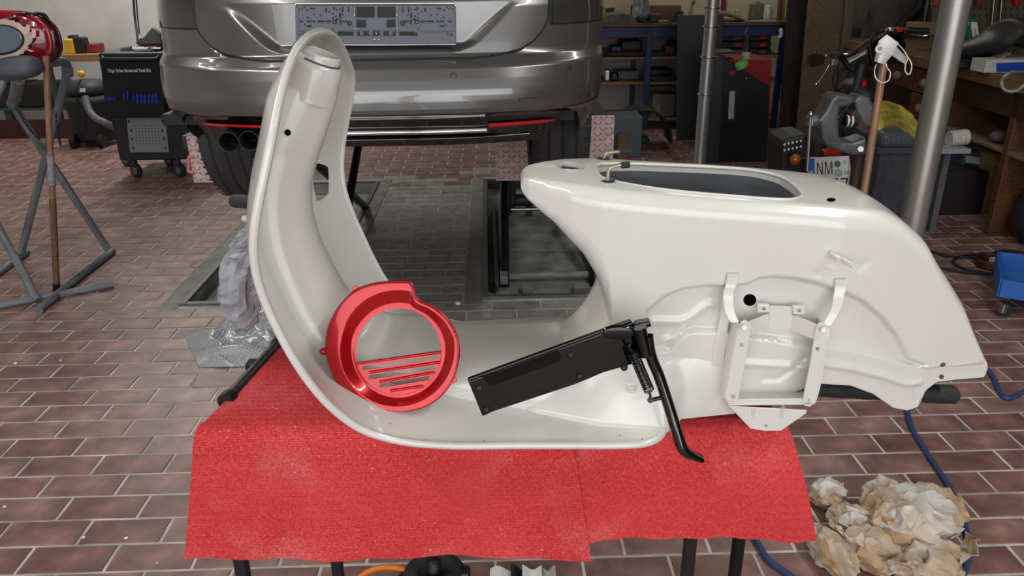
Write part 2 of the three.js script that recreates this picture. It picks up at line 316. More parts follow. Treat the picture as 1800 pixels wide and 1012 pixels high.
// ---------- scooter frame ----------
const ZC = -1.36;
const paint = mat('#d6d4ce', 0.26, { clearcoat: 0.7, clearcoatRoughness: 0.1 });
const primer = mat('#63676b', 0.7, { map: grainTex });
const frame = thing('scooter_frame', 'off-white painted bare scooter frame lying on the red carpeted table', 'scooter frame');
{
  // edge path of the leg shield and floor board: x, y, half width
  const EP = [[-0.325, 1.508, 0], [-0.325, 1.5065, 0.05], [-0.325, 1.501, 0.096], [-0.325, 1.491, 0.14], [-0.3252, 1.476, 0.182], [-0.3256, 1.454, 0.224], [-0.3264, 1.428, 0.262], [-0.328, 1.40, 0.293], [-0.34, 1.35, 0.311], [-0.355, 1.3, 0.318], [-0.368, 1.25, 0.319], [-0.374, 1.2, 0.312], [-0.370, 1.15, 0.305], [-0.357, 1.1, 0.303], [-0.34, 1.05, 0.301], [-0.32, 1.0, 0.294], [-0.294, 0.95, 0.283], [-0.254, 0.9, 0.268], [-0.195, 0.868, 0.256], [-0.113, 0.85, 0.245], [0, 0.846, 0.241], [0.1, 0.844, 0.24], [0.19, 0.843, 0.24], [0.225, 0.843, 0.236], [0.25, 0.843, 0.222], [0.265, 0.843, 0.2], [0.272, 0.843, 0.165], [0.274, 0.843, 0.12]];
  const curve = new THREE.CatmullRomCurve3(EP.map(([x, y, w]) => V(x, y, w)), false, 'centripetal');
  curve.arcLengthDivisions = 800;
  const NV = 150;
  const tOf = (v) => v < 0.5 ? 0.5 * Math.pow(v * 2, 1.25) : v;
  const at = (v) => curve.getPoint(tOf(v));
  const profTan = (v) => { const a = at(Math.max(0, v - 0.012)), b = at(Math.min(1, v + 0.012)); const d = V2(b.x - a.x, b.y - a.y); if (v > 0.86) d.set(1, -0.01); if (v < 0.06) d.set(-0.02, -1); return d.normalize(); };
  const bulge = (e) => lut([[0.8, -0.034], [0.86, -0.032], [0.9, -0.01], [0.96, 0.045], [1.03, 0.068], [1.3, 0.07], [1.42, 0.066], [1.47, 0.04], [1.5, 0.01], [1.51, 0]], e.y);
  const S = (u, v, off = 0) => { // u -1 (far) .. 1 (near)
    const e = at(v), t = profTan(v), n = V2(-t.y, t.x); // points to the rear and up (inside)
    const b = bulge(e) * (1 - Math.pow(Math.abs(u), 2.2)) - off;
    return V(e.x - n.x * b, e.y - n.y * b, ZC + u * e.z);
  };
  const shieldGeo = sheet((a, v) => { const u = -1 + 2 * a; return S(Math.sign(u) * Math.pow(Math.abs(u), 0.9), v); }, 60, NV, 0.0035);
  const opening = prismPx([[551.7, 289], [560.6, 287], [573, 291], [577, 294.5], [578, 320], [577.6, 339], [569.5, 348], [557, 354], [551.7, 332], [549.5, 310]], -1.43, -1.70);
  const drill = (p, n, r, l = 0.03) => aim(new THREE.CylinderGeometry(r, r, l, 12), n).translate(p.x, p.y, p.z);
  const probe = new THREE.Mesh(shieldGeo, paint); const drills = [];
  for (const [px, py] of [[746, 773], [805, 778], [850, 775], [972, 780], [1093, 788], [1132, 779], [1147, 756], [1090, 765], [1089, 740], [686, 744]]) { const h = hitPx(px, py, probe); if (h) drills.push(drill(h.p, h.n, 0.0019, 0.02)); }
  for (const [x, y] of [[562, 281], [565, 356]]) { const h = hitPx(x, y, probe); if (h) drills.push(move(aim(new THREE.BoxGeometry(0.0045, 0.02, 0.009), h.n), h.p)); }
  part('leg_shield', cut(shieldGeo.toNonIndexed(), [opening, ...drills]), paint, frame);
  // rolled edge
  const rim = []; for (let i = 0; i <= 96; i++) rim.push(S(1, 1 - i / 96)); for (let i = 1; i <= 96; i++) rim.push(S(-1, i / 96));
  part('rolled_edge', tube(rim, 0.0068, 8, 420), paint, frame);
  // steering column cover and floor tunnel
  let vTop = 0.1; for (let i = 0; i < 200 && at(vTop).y > 1.432; i++) vTop += 0.001;
  const col = (q, v) => {
    const vv = vTop + (0.985 - vTop) * v, e = at(vv), th = q * Math.PI;
    const floorness = smooth(1.02, 0.88, e.y);
    const a = e.y > 0.93 ? lut([[0.93, 0.112], [1.05, 0.106], [1.12, 0.098], [1.2, 0.085], [1.3, 0.066], [1.42, 0.05]], e.y) : lut([[-0.28, 0.112], [-0.13, 0.122], [0.04, 0.162], [0.15, 0.158], [0.28, 0.15]], e.x);
    const A = e.y > 0.93 ? lut([[0.93, 0.066], [1.03, 0.08], [1.1, 0.078], [1.25, 0.076], [1.37, 0.088], [1.42, 0.096]], e.y) : lut([[-0.28, 0.064], [-0.15, 0.052], [0.02, 0.054], [0.1, 0.06], [0.28, 0.06]], e.x);
    const ex = 1 - 0.5 * floorness, c = Math.cos(th), s = Math.sin(th), cap = v < 0.02 ? Math.sqrt(v / 0.02) : 1;
    const dz = cap * a * Math.sign(c) * Math.pow(Math.abs(c), ex), n = 0.045 * (1 - cap) + cap * A * Math.pow(Math.max(0, s), ex);
    return S(clamp(dz / e.z, -0.98, 0.98), vv, n - 0.0008 * (1 - s));
  };
  const colGeo = sheet(col, 48, 160, 0.002), hc = hitPx(505.5, 233, new THREE.Mesh(colGeo, paint));
  part('steering_column_cover', hc ? cut(colGeo.toNonIndexed(), [aim(new THREE.CylinderGeometry(0.0058, 0.0058, 0.03, 24), hc.n).translate(hc.p.x, hc.p.y, hc.p.z)]) : colGeo, paint, frame);
  // head tube collar
  const ax = V(0.057, 0.137, 0).normalize(), cc = V(-0.327, 1.461, ZC);
  const collar = lathe([[0.030, -0.02], [0.030, 0.016], [0.033, 0.018], [0.036, 0.014], [0.0362, 0.003], [0.040, 0.001], [0.043, -0.002], [0.0455, -0.008], [0.0465, -0.03], [0.0475, -0.055], [0.0485, -0.062]], 48);
  part('head_tube_collar', move(aim(collar, ax), cc), paint, frame);
  part('bearing_seat', move(aim(lathe([[0.0, -0.012], [0.031, -0.012], [0.031, -0.02]], 32), ax), cc), M.lightGrey, frame);
  part('collar_slot', move(aim(lathe([[0.0365, 0.0055], [0.0385, 0.0055], [0.0385, 0.0025], [0.0365, 0.0025]], 40), ax), cc), M.midGrey, frame);
  // gusset between collar and shield
  part('gusset', [plate([V2(-0.395, 1.415), V2(-0.365, 1.47), V2(-0.35, 1.482), V2(-0.33, 1.47), V2(-0.345, 1.42)], 0.07, 0.004).translate(0, 0, ZC + 0.035)], paint, frame);
  part('wiring_slot', rod(V(-0.362, 1.482, ZC - 0.05), V(-0.362, 1.486, ZC - 0.012), 0.008), M.midGrey, frame);
  if (hc) part('cable_hole_rim', move(new THREE.TorusGeometry(0.0062, 0.0009, 8, 24).applyQuaternion(new THREE.Quaternion().setFromUnitVectors(V(0, 0, 1), hc.n)), hc.p), paint, frame);
  // ---- rear body ----
  const yt = [[0.018, 1.254], [0.022, 1.262], [0.035, 1.267], [0.06, 1.268], [0.1, 1.268], [0.14, 1.266], [0.28, 1.254], [0.45, 1.241], [0.57, 1.229], [0.62, 1.222], [0.651, 1.21], [0.681, 1.19], [0.714, 1.162], [0.745, 1.122], [0.778, 1.083], [0.81, 1.042], [0.85, 0.972], [0.875, 0.93], [0.886, 0.914], [0.893, 0.902]];
  const yb = [[0.018, 1.243], [0.022, 1.234], [0.035, 1.223], [0.05, 1.211], [0.075, 1.192], [0.126, 1.137], [0.153, 1.092], [0.165, 1.058], [0.172, 1.02], [0.177, 0.96], [0.183, 0.9], [0.192, 0.868], [0.4, 0.862], [0.47, 0.868], [0.551, 0.904], [0.614, 0.896], [0.659, 0.876], [0.705, 0.842], [0.735, 0.833], [0.757, 0.839], [0.764, 0.872], [0.783, 0.888], [0.83, 0.888], [0.885, 0.885], [0.893, 0.889]];
  const hw = [[0.018, 0.03], [0.03, 0.055], [0.06, 0.085], [0.1, 0.112], [0.15, 0.132], [0.2, 0.142], [0.35, 0.15], [0.55, 0.15], [0.65, 0.142], [0.75, 0.128], [0.83, 0.112], [0.87, 0.104], [0.885, 0.099], [0.893, 0.09]];
  const topR = [[0.018, 0.008], [0.05, 0.02], [0.12, 0.03], [0.6, 0.034], [0.8, 0.04], [0.87, 0.012], [0.893, 0.004]];
  const botR = [[0.018, 0.004], [0.05, 0.02], [0.12, 0.05], [0.17, 0.07], [0.19, 0.05], [0.21, 0.012], [0.4, 0.006], [0.893, 0.004]];
  const zNear = ZC + 0.148;
  const poly = (pts) => pts.map(([a, b]) => { const p = pz(a, b, zNear); return [p.x, p.y]; });
  const arch = poly([[1118, 640], [1122, 585], [1140, 548], [1168, 524], [1205, 508], [1245, 503], [1296, 502], [1318, 499], [1336, 489], [1360, 487], [1400, 490], [1440, 499], [1480, 512], [1520, 532], [1556, 562], [1585, 598], [1606, 640], [1640, 655], [1700, 657], [1760, 657], [1760, 800], [1118, 800]]);
  const lower = poly([[1145, 800], [1150, 622], [1175, 618], [1200, 592], [1215, 583], [1262, 583], [1420, 606], [1500, 616], [1560, 634], [1620, 652], [1680, 656], [1760, 656], [1760, 800]]);
  const inside = (P, x, y) => { let c = false; for (let i = 0, j = P.length - 1; i < P.length; j = i++) if ((P[i][1] > y) !== (P[j][1] > y) && x < (P[j][0] - P[i][0]) * (y - P[i][1]) / (P[j][1] - P[i][1]) + P[i][0]) c = !c; return c; };
  const segD = (a, b, x, y) => { const dx = b[0] - a[0], dy = b[1] - a[1], t = clamp(((x - a[0]) * dx + (y - a[1]) * dy) / (dx * dx + dy * dy)); return Math.hypot(x - a[0] - t * dx, y - a[1] - t * dy); };
  const sd = (P, x, y) => { let d = 9; for (let i = 0; i < P.length; i++) d = Math.min(d, segD(P[i], P[(i + 1) % P.length], x, y)); return inside(P, x, y) ? d : -d; };
  const lineD = (P, x, y) => { let d = 9; for (let i = 0; i + 1 < P.length; i++) d = Math.min(d, segD(P[i], P[i + 1], x, y)); return d; };
  const ribs = [poly([[1150, 571], [1198, 571], [1212, 566], [1248, 539], [1256, 540]]), poly([[1445, 641], [1500, 651], [1560, 668], [1600, 684], [1626, 686]]), poly([[1345, 668], [1372, 668], [1392, 652], [1416, 632]]), poly([[1170, 606], [1186, 600], [1205, 580]]), poly([[1310, 640], [1425, 647]])];
  const tailStep = poly([[1622, 690], [1626, 715], [1632, 722]]);
  const dents = poly([[1500, 465], [1512, 472], [1524, 462]]).concat(poly([[1440, 482], [1430, 478]]));
  const relief = (x, y) => { // pressed shapes of the near flank, metres inwards
    let d = 0.013 * smooth(-0.003, 0.006, sd(arch, x, y)) - 0.010 * smooth(-0.0015, 0.0045, sd(lower, x, y));
    ribs.forEach((P, i) => { const q = lineD(P, x, y); d -= (i === 2 ? -0.004 : 0.0048) * Math.exp(-q * q / (2 * 0.0045 ** 2)); });
    { const q = lineD(tailStep, x, y); d += 0.004 * Math.exp(-q * q / (2 * 0.003 ** 2)); }
    for (const [a, b] of dents) { const q = Math.hypot(x - a, y - b); d += 0.0014 * Math.exp(-q * q / (2 * 0.006 ** 2)); }
    return d;
  };
  const NX = 220, NS = 250;
  const sMap = (j) => { const t = j / NS; return t < 0.76 ? 0.5 * t / 0.76 : 0.5 + 0.5 * (t - 0.76) / 0.24; }; // most columns on the near flank
  const xs = []; { const knots = [[0, 0.018], [0.04, 0.022], [0.1, 0.05], [0.2, 0.12], [0.27, 0.155], [0.33, 0.172], [0.38, 0.192], [0.62, 0.5], [0.82, 0.72], [0.86, 0.757], [0.875, 0.764], [0.98, 0.88], [1, 0.893]]; for (let i = 0; i <= NX; i++) xs.push(lut(knots, i / NX)); }
  const section = (x, s) => { // s 0..1 round the closed section, starting at the middle of the underside and going up the near flank
    const T = slut(yt, x), B = Math.min(lut(yb, x), T - 0.004), h = T - B, w = lut(hw, x), r1 = Math.min(lut(topR, x), w * 0.9, h * 0.48), r2 = Math.min(lut(botR, x), w * 0.9, h * 0.48);
    const side = s < 0.5 ? 1 : -1, q = (s < 0.5 ? s : 1 - s) * 2; // 0 underside .. 1 crown
    let z, y;
    if (q < 0.1) { z = (w - r2) * q / 0.1; y = B; }
    else if (q < 0.2) { const a = (q - 0.1) / 0.1 * Math.PI / 2; z = w - r2 + r2 * Math.sin(a); y = B + r2 - r2 * Math.cos(a); }
    else if (q < 0.74) { z = w; y = B + r2 + (h - r1 - r2) * (q - 0.2) / 0.54; }
    else if (q < 0.86) { const a = (q - 0.74) / 0.12 * Math.PI / 2; z = w - r1 + r1 * Math.cos(a); y = T - r1 + r1 * Math.sin(a); }
    else { const t = (q - 0.86) / 0.14; z = (w - r1) * (1 - t); y = T + 0.006 * (1 - (1 - t) * (1 - t)) * clamp(w * 9 - 0.2); }
    const lean = x < 0.25 ? 0 : 0.012 * clamp((1.2 - y) / 0.3); // flanks draw in a little towards the bottom
    if (q > 0.1 && q < 0.86) { z -= lean * 0.3; if (side > 0 && q > 0.15) z -= relief(x, y) * clamp((x - 0.15) / 0.03); }
    return V(x, y, ZC + side * z);
  };
  const ring = []; for (let i = 0; i <= NX; i++) { const row = []; for (let j = 0; j < NS; j++) row.push(section(xs[i], sMap(j))); ring.push(row); }
  const P = [], idx = [], U = [];
  for (const row of ring) for (const p of row) { P.push(p.x, p.y, p.z); U.push(p.x, p.y); }
  for (let i = 0; i < NX; i++) for (let j = 0; j < NS; j++) { const k = (j + 1) % NS, a = i * NS + j, b = i * NS + k, c = a + NS, d = b + NS; idx.push(a, d, c, a, b, d); }
  for (const [i, f] of [[0, 1], [NX, 0]]) { const row = ring[i], c = V(0, 0, 0); row.forEach((p) => c.add(p)); c.multiplyScalar(1 / NS); const n = P.length / 3; P.push(c.x, c.y, c.z); U.push(0, 0); for (let j = 0; j < NS; j++) { const a = i * NS + j, b = i * NS + (j + 1) % NS; f ? idx.push(n, b, a) : idx.push(n, a, b); } }
  let bg = new THREE.BufferGeometry(); bg.setAttribute('position', new THREE.Float32BufferAttribute(P, 3)); bg.setAttribute('uv', new THREE.Float32BufferAttribute(U, 2)); bg.setIndex(idx);
  { let vol = 0; for (let i = 0; i < idx.length; i += 3) { const [a, b, c] = [0, 1, 2].map((k) => V(P[idx[i + k] * 3], P[idx[i + k] * 3 + 1], P[idx[i + k] * 3 + 2])); vol += a.dot(b.cross(c)); } if (vol < 0) { for (let i = 0; i < idx.length; i += 3) [idx[i + 1], idx[i + 2]] = [idx[i + 2], idx[i + 1]]; bg.setIndex(idx); } }
  bg.computeVertexNormals();
  // tank opening (plan outline), nose opening, flank holes
  const hole = []; { const top = [[0.155, 0.03], [0.17, 0.058], [0.21, 0.078], [0.27, 0.093], [0.37, 0.104], [0.44, 0.106], [0.475, 0.098], [0.5, 0.072], [0.508, 0.04]]; for (const [x, z] of top) hole.push(V2(x, z - 0.008)); for (const [x, z] of [...top].reverse()) hole.push(V2(x, -z - 0.008)); }
  const prismY = (pts, y0, y1) => { const g = new THREE.ExtrudeGeometry(new THREE.Shape(new THREE.SplineCurve([...pts, pts[0]]).getPoints(90).slice(0, -1)), { depth: y1 - y0, bevelEnabled: false }); g.rotateX(-Math.PI / 2); g.translate(0, y0, ZC); return g; }; // plan outline: y up the page is away from the camera
  const cutters = [prismY(hole, 1.06, 1.4), prismPx(oval(1318, 527, 11.5, 10.5), -1.1, -1.49), prismPx(oval(1461, 351, 8, 3.6), -1.15, -1.45), prismPx(oval(1657, 641, 5.5, 5.5), -1.1, -1.6), prismPx(oval(1655, 662, 4.4, 4.4), -1.1, -1.6), prismPx(oval(1040, 571, 4.5, 15, 20, 0.35), -1.1, -1.36)];
  const nose = []; for (const [a, b] of [[978, 293], [990, 284], [1013, 287], [1032, 293], [1027, 299], [1004, 300], [986, 298.5]]) { const p = ph(a, b, 1.27); nose.push(V2(p.x, -(p.z - ZC))); }
  { const g = new THREE.ExtrudeGeometry(new THREE.Shape(nose), { depth: 0.095, bevelEnabled: false }); g.rotateX(-Math.PI / 2); g.translate(0, 1.19, ZC); cutters.push(g); }
  part('rear_body', cut(bg.toNonIndexed(), cutters), paint, frame);
  // tank well lining, open upwards
  const lining = new THREE.SplineCurve([...hole, hole[0]]).getPoints(80);
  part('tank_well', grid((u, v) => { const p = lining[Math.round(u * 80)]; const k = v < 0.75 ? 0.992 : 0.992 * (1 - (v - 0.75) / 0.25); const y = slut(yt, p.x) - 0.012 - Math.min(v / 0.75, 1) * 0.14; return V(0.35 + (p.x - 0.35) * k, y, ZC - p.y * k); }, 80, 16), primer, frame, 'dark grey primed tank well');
  part('tank_well_lip', tube(lining.slice(0, -1).map((p) => V(p.x, slut(yt, p.x) + 0.004 - 0.004 * Math.abs(p.y) / 0.1, ZC - p.y)), 0.0035, 6, 160, true), paint, frame);
  { const w = nose.map((p) => V(p.x, 0, ZC - p.y)), c = w.reduce((a, b) => a.add(b), V(0, 0, 0)).multiplyScalar(1 / w.length); part('nose_dark_sleeve', grid((u, v) => { const p = w[Math.round(u * w.length) % w.length].clone().lerp(c, v < 0.7 ? 0.01 : (v - 0.7) / 0.3); p.y = 1.262 - 0.07 * Math.min(1, v / 0.7); return p; }, w.length, 10), primer, frame, 'dark grey sleeve added to make the nose opening look deep and dark'); }  // dark grey sleeve added: its colour stands in for the shade inside the nose
  part('hole_rim', move(new THREE.TorusGeometry(0.0062, 0.0014, 8, 24), pz(1657, 641, zNear - 0.034)), paint, frame);
  // cowl latch levers with rubber grips
  for (const [a, b, c, d, h] of [[[1068, 312], [1071, 298], [1085, 291], [1107, 289], 1.27], [[1060, 277], [1066, 270], [1080, 267], [1109, 266], 1.268]]) {
    const near = h === 1.27, z = near ? ZC + 0.075 : ZC - 0.1;
    const [p, q, r, s] = [a, b, c, d].map(([x, y]) => pz(x, y, z));
    p.y = slut(yt, p.x) - 0.003;
    const lever = part('latch_lever', tube([p, q, r, r.clone().lerp(s, 0.45)], 0.0034, 8, 30), M.brass, frame, 'bent brass coloured latch rod');
    part('rubber_grip', tube([r.clone().lerp(s, 0.3), s], 0.0056, 10, 6), M.rubber, lever);
    part('washer', move(new THREE.CylinderGeometry(0.0125, 0.0125, 0.003, 20), V(p.x, p.y + 0.005, p.z)), M.darkGrey, lever);
  }
  // ---- spare wheel bracket on the near flank ----
  const zb = zNear + 0.035, bracket = new THREE.Group(); bracket.name = 'wheel_bracket'; frame.add(bracket);
  const sub = (name, g) => part(name, g, paint, bracket);
  // uprights: face plates in front, side webs running back to the body
  const up = (face, wa, wb) => { sub('upright', platePx(face, zb, 0.003, 0.001)); sub('side_web', grid((u, v) => { const a = pz(...wa, zb), b = pz(...wb, zb); return a.lerp(b, v).add(V(-u * 0.006, 0, -u * 0.055)); }, 1, 1)); };
  const sq = (x, y, r = 4) => [[x - r, y - r * 0.9], [x + r, y - r * 0.9], [x + r, y + r * 0.9], [x - r, y + r * 0.9]];
  const plateH = (px, holes) => platePx(px, zb, 0.003, 0.0008, holes);
  sub('upright', plateH([[1299, 572], [1304, 565], [1311, 563], [1318, 567], [1320, 576], [1310, 640], [1298, 700], [1294, 706], [1280, 706], [1274, 701], [1285, 640]], [sq(1303.5, 606), sq(1288.5, 697, 4.6)]));
  sub('upright', plateH([[1434, 578], [1439, 569], [1446, 566], [1453, 570], [1456, 578], [1448, 640], [1438, 690], [1430, 711], [1423, 715], [1414, 713], [1411, 704], [1424, 640]], [sq(1437, 613), sq(1419.5, 704, 4.6)]));
  for (const w of [[[1299, 572], [1285, 640], [1274, 701]], [[1456, 578], [1448, 640], [1438, 690], [1431, 711]]]) sub('side_web', sheet((u, v) => { const c = new THREE.CatmullRomCurve3(w.map(([a, b]) => pz(a, b, zb - 0.002))); return c.getPoint(v).add(V(0, 0, -u * 0.052)); }, 2, 10, 0.003));
  // arms up to the flank
  for (const pts of [[[1288, 481, 0.006], [1287, 492, 0.006], [1283, 506, 0.008], [1280, 517, 0.02], [1282, 545, 0.026], [1291, 566, 0.033]], [[1478, 491, 0.006], [1477, 505, 0.006], [1474, 520, 0.01], [1470, 540, 0.02], [1464, 552, 0.026], [1452, 572, 0.033]]]) {
    const c = new THREE.CatmullRomCurve3(pts.map(([a, b, d]) => pz(a, b, zNear + d)));
    sub('arm', sheet((u, v) => { const p = c.getPoint(v); const wd = 0.0195 - 0.005 * v; return p.add(V((u - 0.5) * wd, 0, 0)); }, 3, 24, 0.003));
  }
  // cross band with bent wings
  { const mk = (a, b, za, zb2) => sub('cross_band', sheet((u, v) => { const p = pz(...a[0], za).lerp(pz(...b[0], zb2), u), q = pz(...a[1], za).lerp(pz(...b[1], zb2), u); return p.lerp(q, v); }, 6, 4, 0.003));
    const zm = zNear + 0.002, ze = zb - 0.004;
    mk([[1350, 550], [1352, 579]], [[1318, 565], [1315, 590]], zm, ze); mk([[1352, 537], [1352, 579]], [[1392, 538], [1390, 579]], zm, zm); mk([[1392, 552], [1390, 579]], [[1438, 571], [1432, 596]], zm, ze); }
  for (const [x, y] of [[1342.5, 542.5], [1404.5, 545.5]]) sub('square_nut', platePx([[x - 10.5, y - 7.5], [x + 10.5, y - 7], [x + 10.5, y + 7], [x - 10.5, y + 7]], zNear + 0.008, 0.008, 0.0015, [sq(x, y, 4.6)]));
  for (const [x, y] of [[1308.5, 576], [1448, 579.5]]) sub('stud', rod(pz(x, y, zb - 0.004), pz(x, y, zb + 0.012), 0.0044));
  // tray between the uprights at the bottom, and the hanging flap
  { const a = pz(1281, 707, zb), b = pz(1431, 713, zb); const w = b.x - a.x, y = (a.y + b.y) / 2; sub('tray', [box(w, 0.003, 0.075, (a.x + b.x) / 2, y - 0.002, zb - 0.0375, 0.001), box(w, 0.013, 0.003, (a.x + b.x) / 2, y - 0.004, zb - 0.004, 0.001)]); }
  const flap = sub('flap', platePx([[1282, 714], [1350, 717], [1418, 721], [1418, 726], [1373, 757], [1345, 757.5], [1319, 753]], zb + 0.001, 0.003, 0.001, [oval(1346.5, 748, 3, 3, 10)]));
  for (const x of [1324, 1375]) part('pressed_rib', rod(pz(x, 717, zb + 0.0005), pz(x - 1, 734, zb + 0.0005), 0.004, 0.002), paint, bracket);
  // doubler sheet left of the bracket
  part('doubler_plate', platePx([[1272, 503], [1266, 560], [1256, 600], [1247, 672], [1250, 677], [1268, 678], [1276, 600], [1288, 520]], zNear - 0.002, 0.012, 0.001), paint, frame);
  // small hook bracket
  part('hook_bracket', [platePx([[1459, 441], [1444, 464], [1446, 468], [1466, 477], [1470, 475], [1477, 462]], zNear + 0.002, 0.004, 0.001), rod(pz(1460, 444, zNear + 0.003), pz(1475, 457, zNear + 0.03), 0.004), sheet((u, v) => pz(1464 + 32 * v, 443 + 19 * v + 8 * u, zNear + 0.004 + 0.028 * v), 2, 6, 0.003), rod(pz(1473, 453, zNear + 0.014), pz(1473, 453, zNear + 0.026), 0.004)], paint, frame);
  // bolt sleeve on the lower front of the flank
  part('bolt_sleeve', move(turn(lathe([[0.0045, 0], [0.0045, 0.004], [0.0085, 0.004], [0.0095, 0]], 24), V(1, 0, 0), 90), pz(1110, 681, ZC + 0.205)), paint, frame);
  // the tunnel sweeping up into the front of the rear body
  part('tunnel_sweep', grid((u, v) => { const x = 0.0 + 0.185 * v, top = slut([[0, 0.9], [0.05, 0.912], [0.1, 0.938], [0.14, 0.978], [0.165, 1.025], [0.178, 1.07], [0.186, 1.1]], x), a = lut([[0, 0.06], [0.06, 0.085], [0.12, 0.115], [0.185, 0.138]], x), th = u * Math.PI; const c = Math.cos(th), s = Math.sin(th); return V(x, 0.875 + (top - 0.875) * Math.pow(s, 0.7), ZC + a * Math.sign(c) * Math.pow(Math.abs(c), 0.7)); }, 40, 30), paint, frame);
  // lower side sill between the floor and the rear body
  part('side_sill', grid((u, v) => { // skirt from the tunnel shoulder down to the outer step, near side
    const x = -0.04 + 0.445 * u, top = lut([[-0.04, 0.895], [0.12, 0.92], [0.19, 0.96], [0.41, 0.965]], x), bot = lut([[-0.04, 0.874], [0.1, 0.868], [0.285, 0.858], [0.2851, 0.858], [0.41, 0.86]], x);
    const z0 = lut([[-0.04, ZC + 0.11], [0.06, ZC + 0.14], [0.19, ZC + 0.137], [0.41, ZC + 0.142]], x), z1 = lut([[-0.04, ZC + 0.125], [0.04, ZC + 0.168], [0.15, ZC + 0.2], [0.27, ZC + 0.21], [0.3, ZC + 0.165], [0.41, ZC + 0.15]], x);
    const k = v < 0.85 ? v / 0.85 : 1, b = v < 0.85 ? 0 : (v - 0.85) / 0.15;
    return V(x, top + (bot - top) * k - b * 0.012, z0 + (z1 - z0) * Math.pow(k, 0.7));
  }, 40, 20), paint, frame);
}

// ---------- wrapped fork in front of the leg shield ----------
{
  const c = new THREE.CatmullRomCurve3([[470, 385, -1.42], [448, 410, -1.45], [432, 442, -1.48], [421, 478, -1.48], [421, 520, -1.48], [430, 560, -1.48], [421, 588, -1.48]].map((q) => pz(...q)));
  const rad = [[0, 0.026], [0.2, 0.03], [0.35, 0.036], [0.45, 0.036], [0.58, 0.041], [0.72, 0.036], [0.88, 0.026], [1, 0.004]];
  const o = thing('wrapped_fork', 'front fork wrapped in crumpled grey masking paper behind the leg shield', 'fork');
  part('paper_wrapping', crease(grid((u, v) => {
    const p = c.getPoint(v), a = u * Math.PI * 2; let r = lut(rad, v);
    r *= 1 + 0.55 * (0.4 - Math.abs(perlin.noise(Math.cos(a) * 1.1 + 3, v * 8 + Math.sin(a), Math.sin(a) * 1.1)) * 1.7) ;
    return p.add(V(Math.cos(a) * r, 0, Math.sin(a) * r));
  }, 20, 30), 12), mat('#b0b4bb', 0.6, { map: grainTex }), o);
  const ax = pz(411, 352, -1.9);
  part('axle_bolt', rod(pz(413, 353, -1.5), pz(450, 356, -1.42), 0.0135), M.darkGrey, o); part('axle_stub', rod(pz(409, 353, -1.5), pz(414, 353.5, -1.5), 0.008), M.steel, o); part('fork_stem', tube([pz(450, 408, -1.44), V(-0.43, 1.2, -1.4), V(-0.42, 1.28, -1.37)], 0.016, 10, 14), M.darkGrey, o);
  part('fork_lug', rod(pz(431, 384, -1.47), pz(444, 385, -1.45), 0.008), paint, o);
}

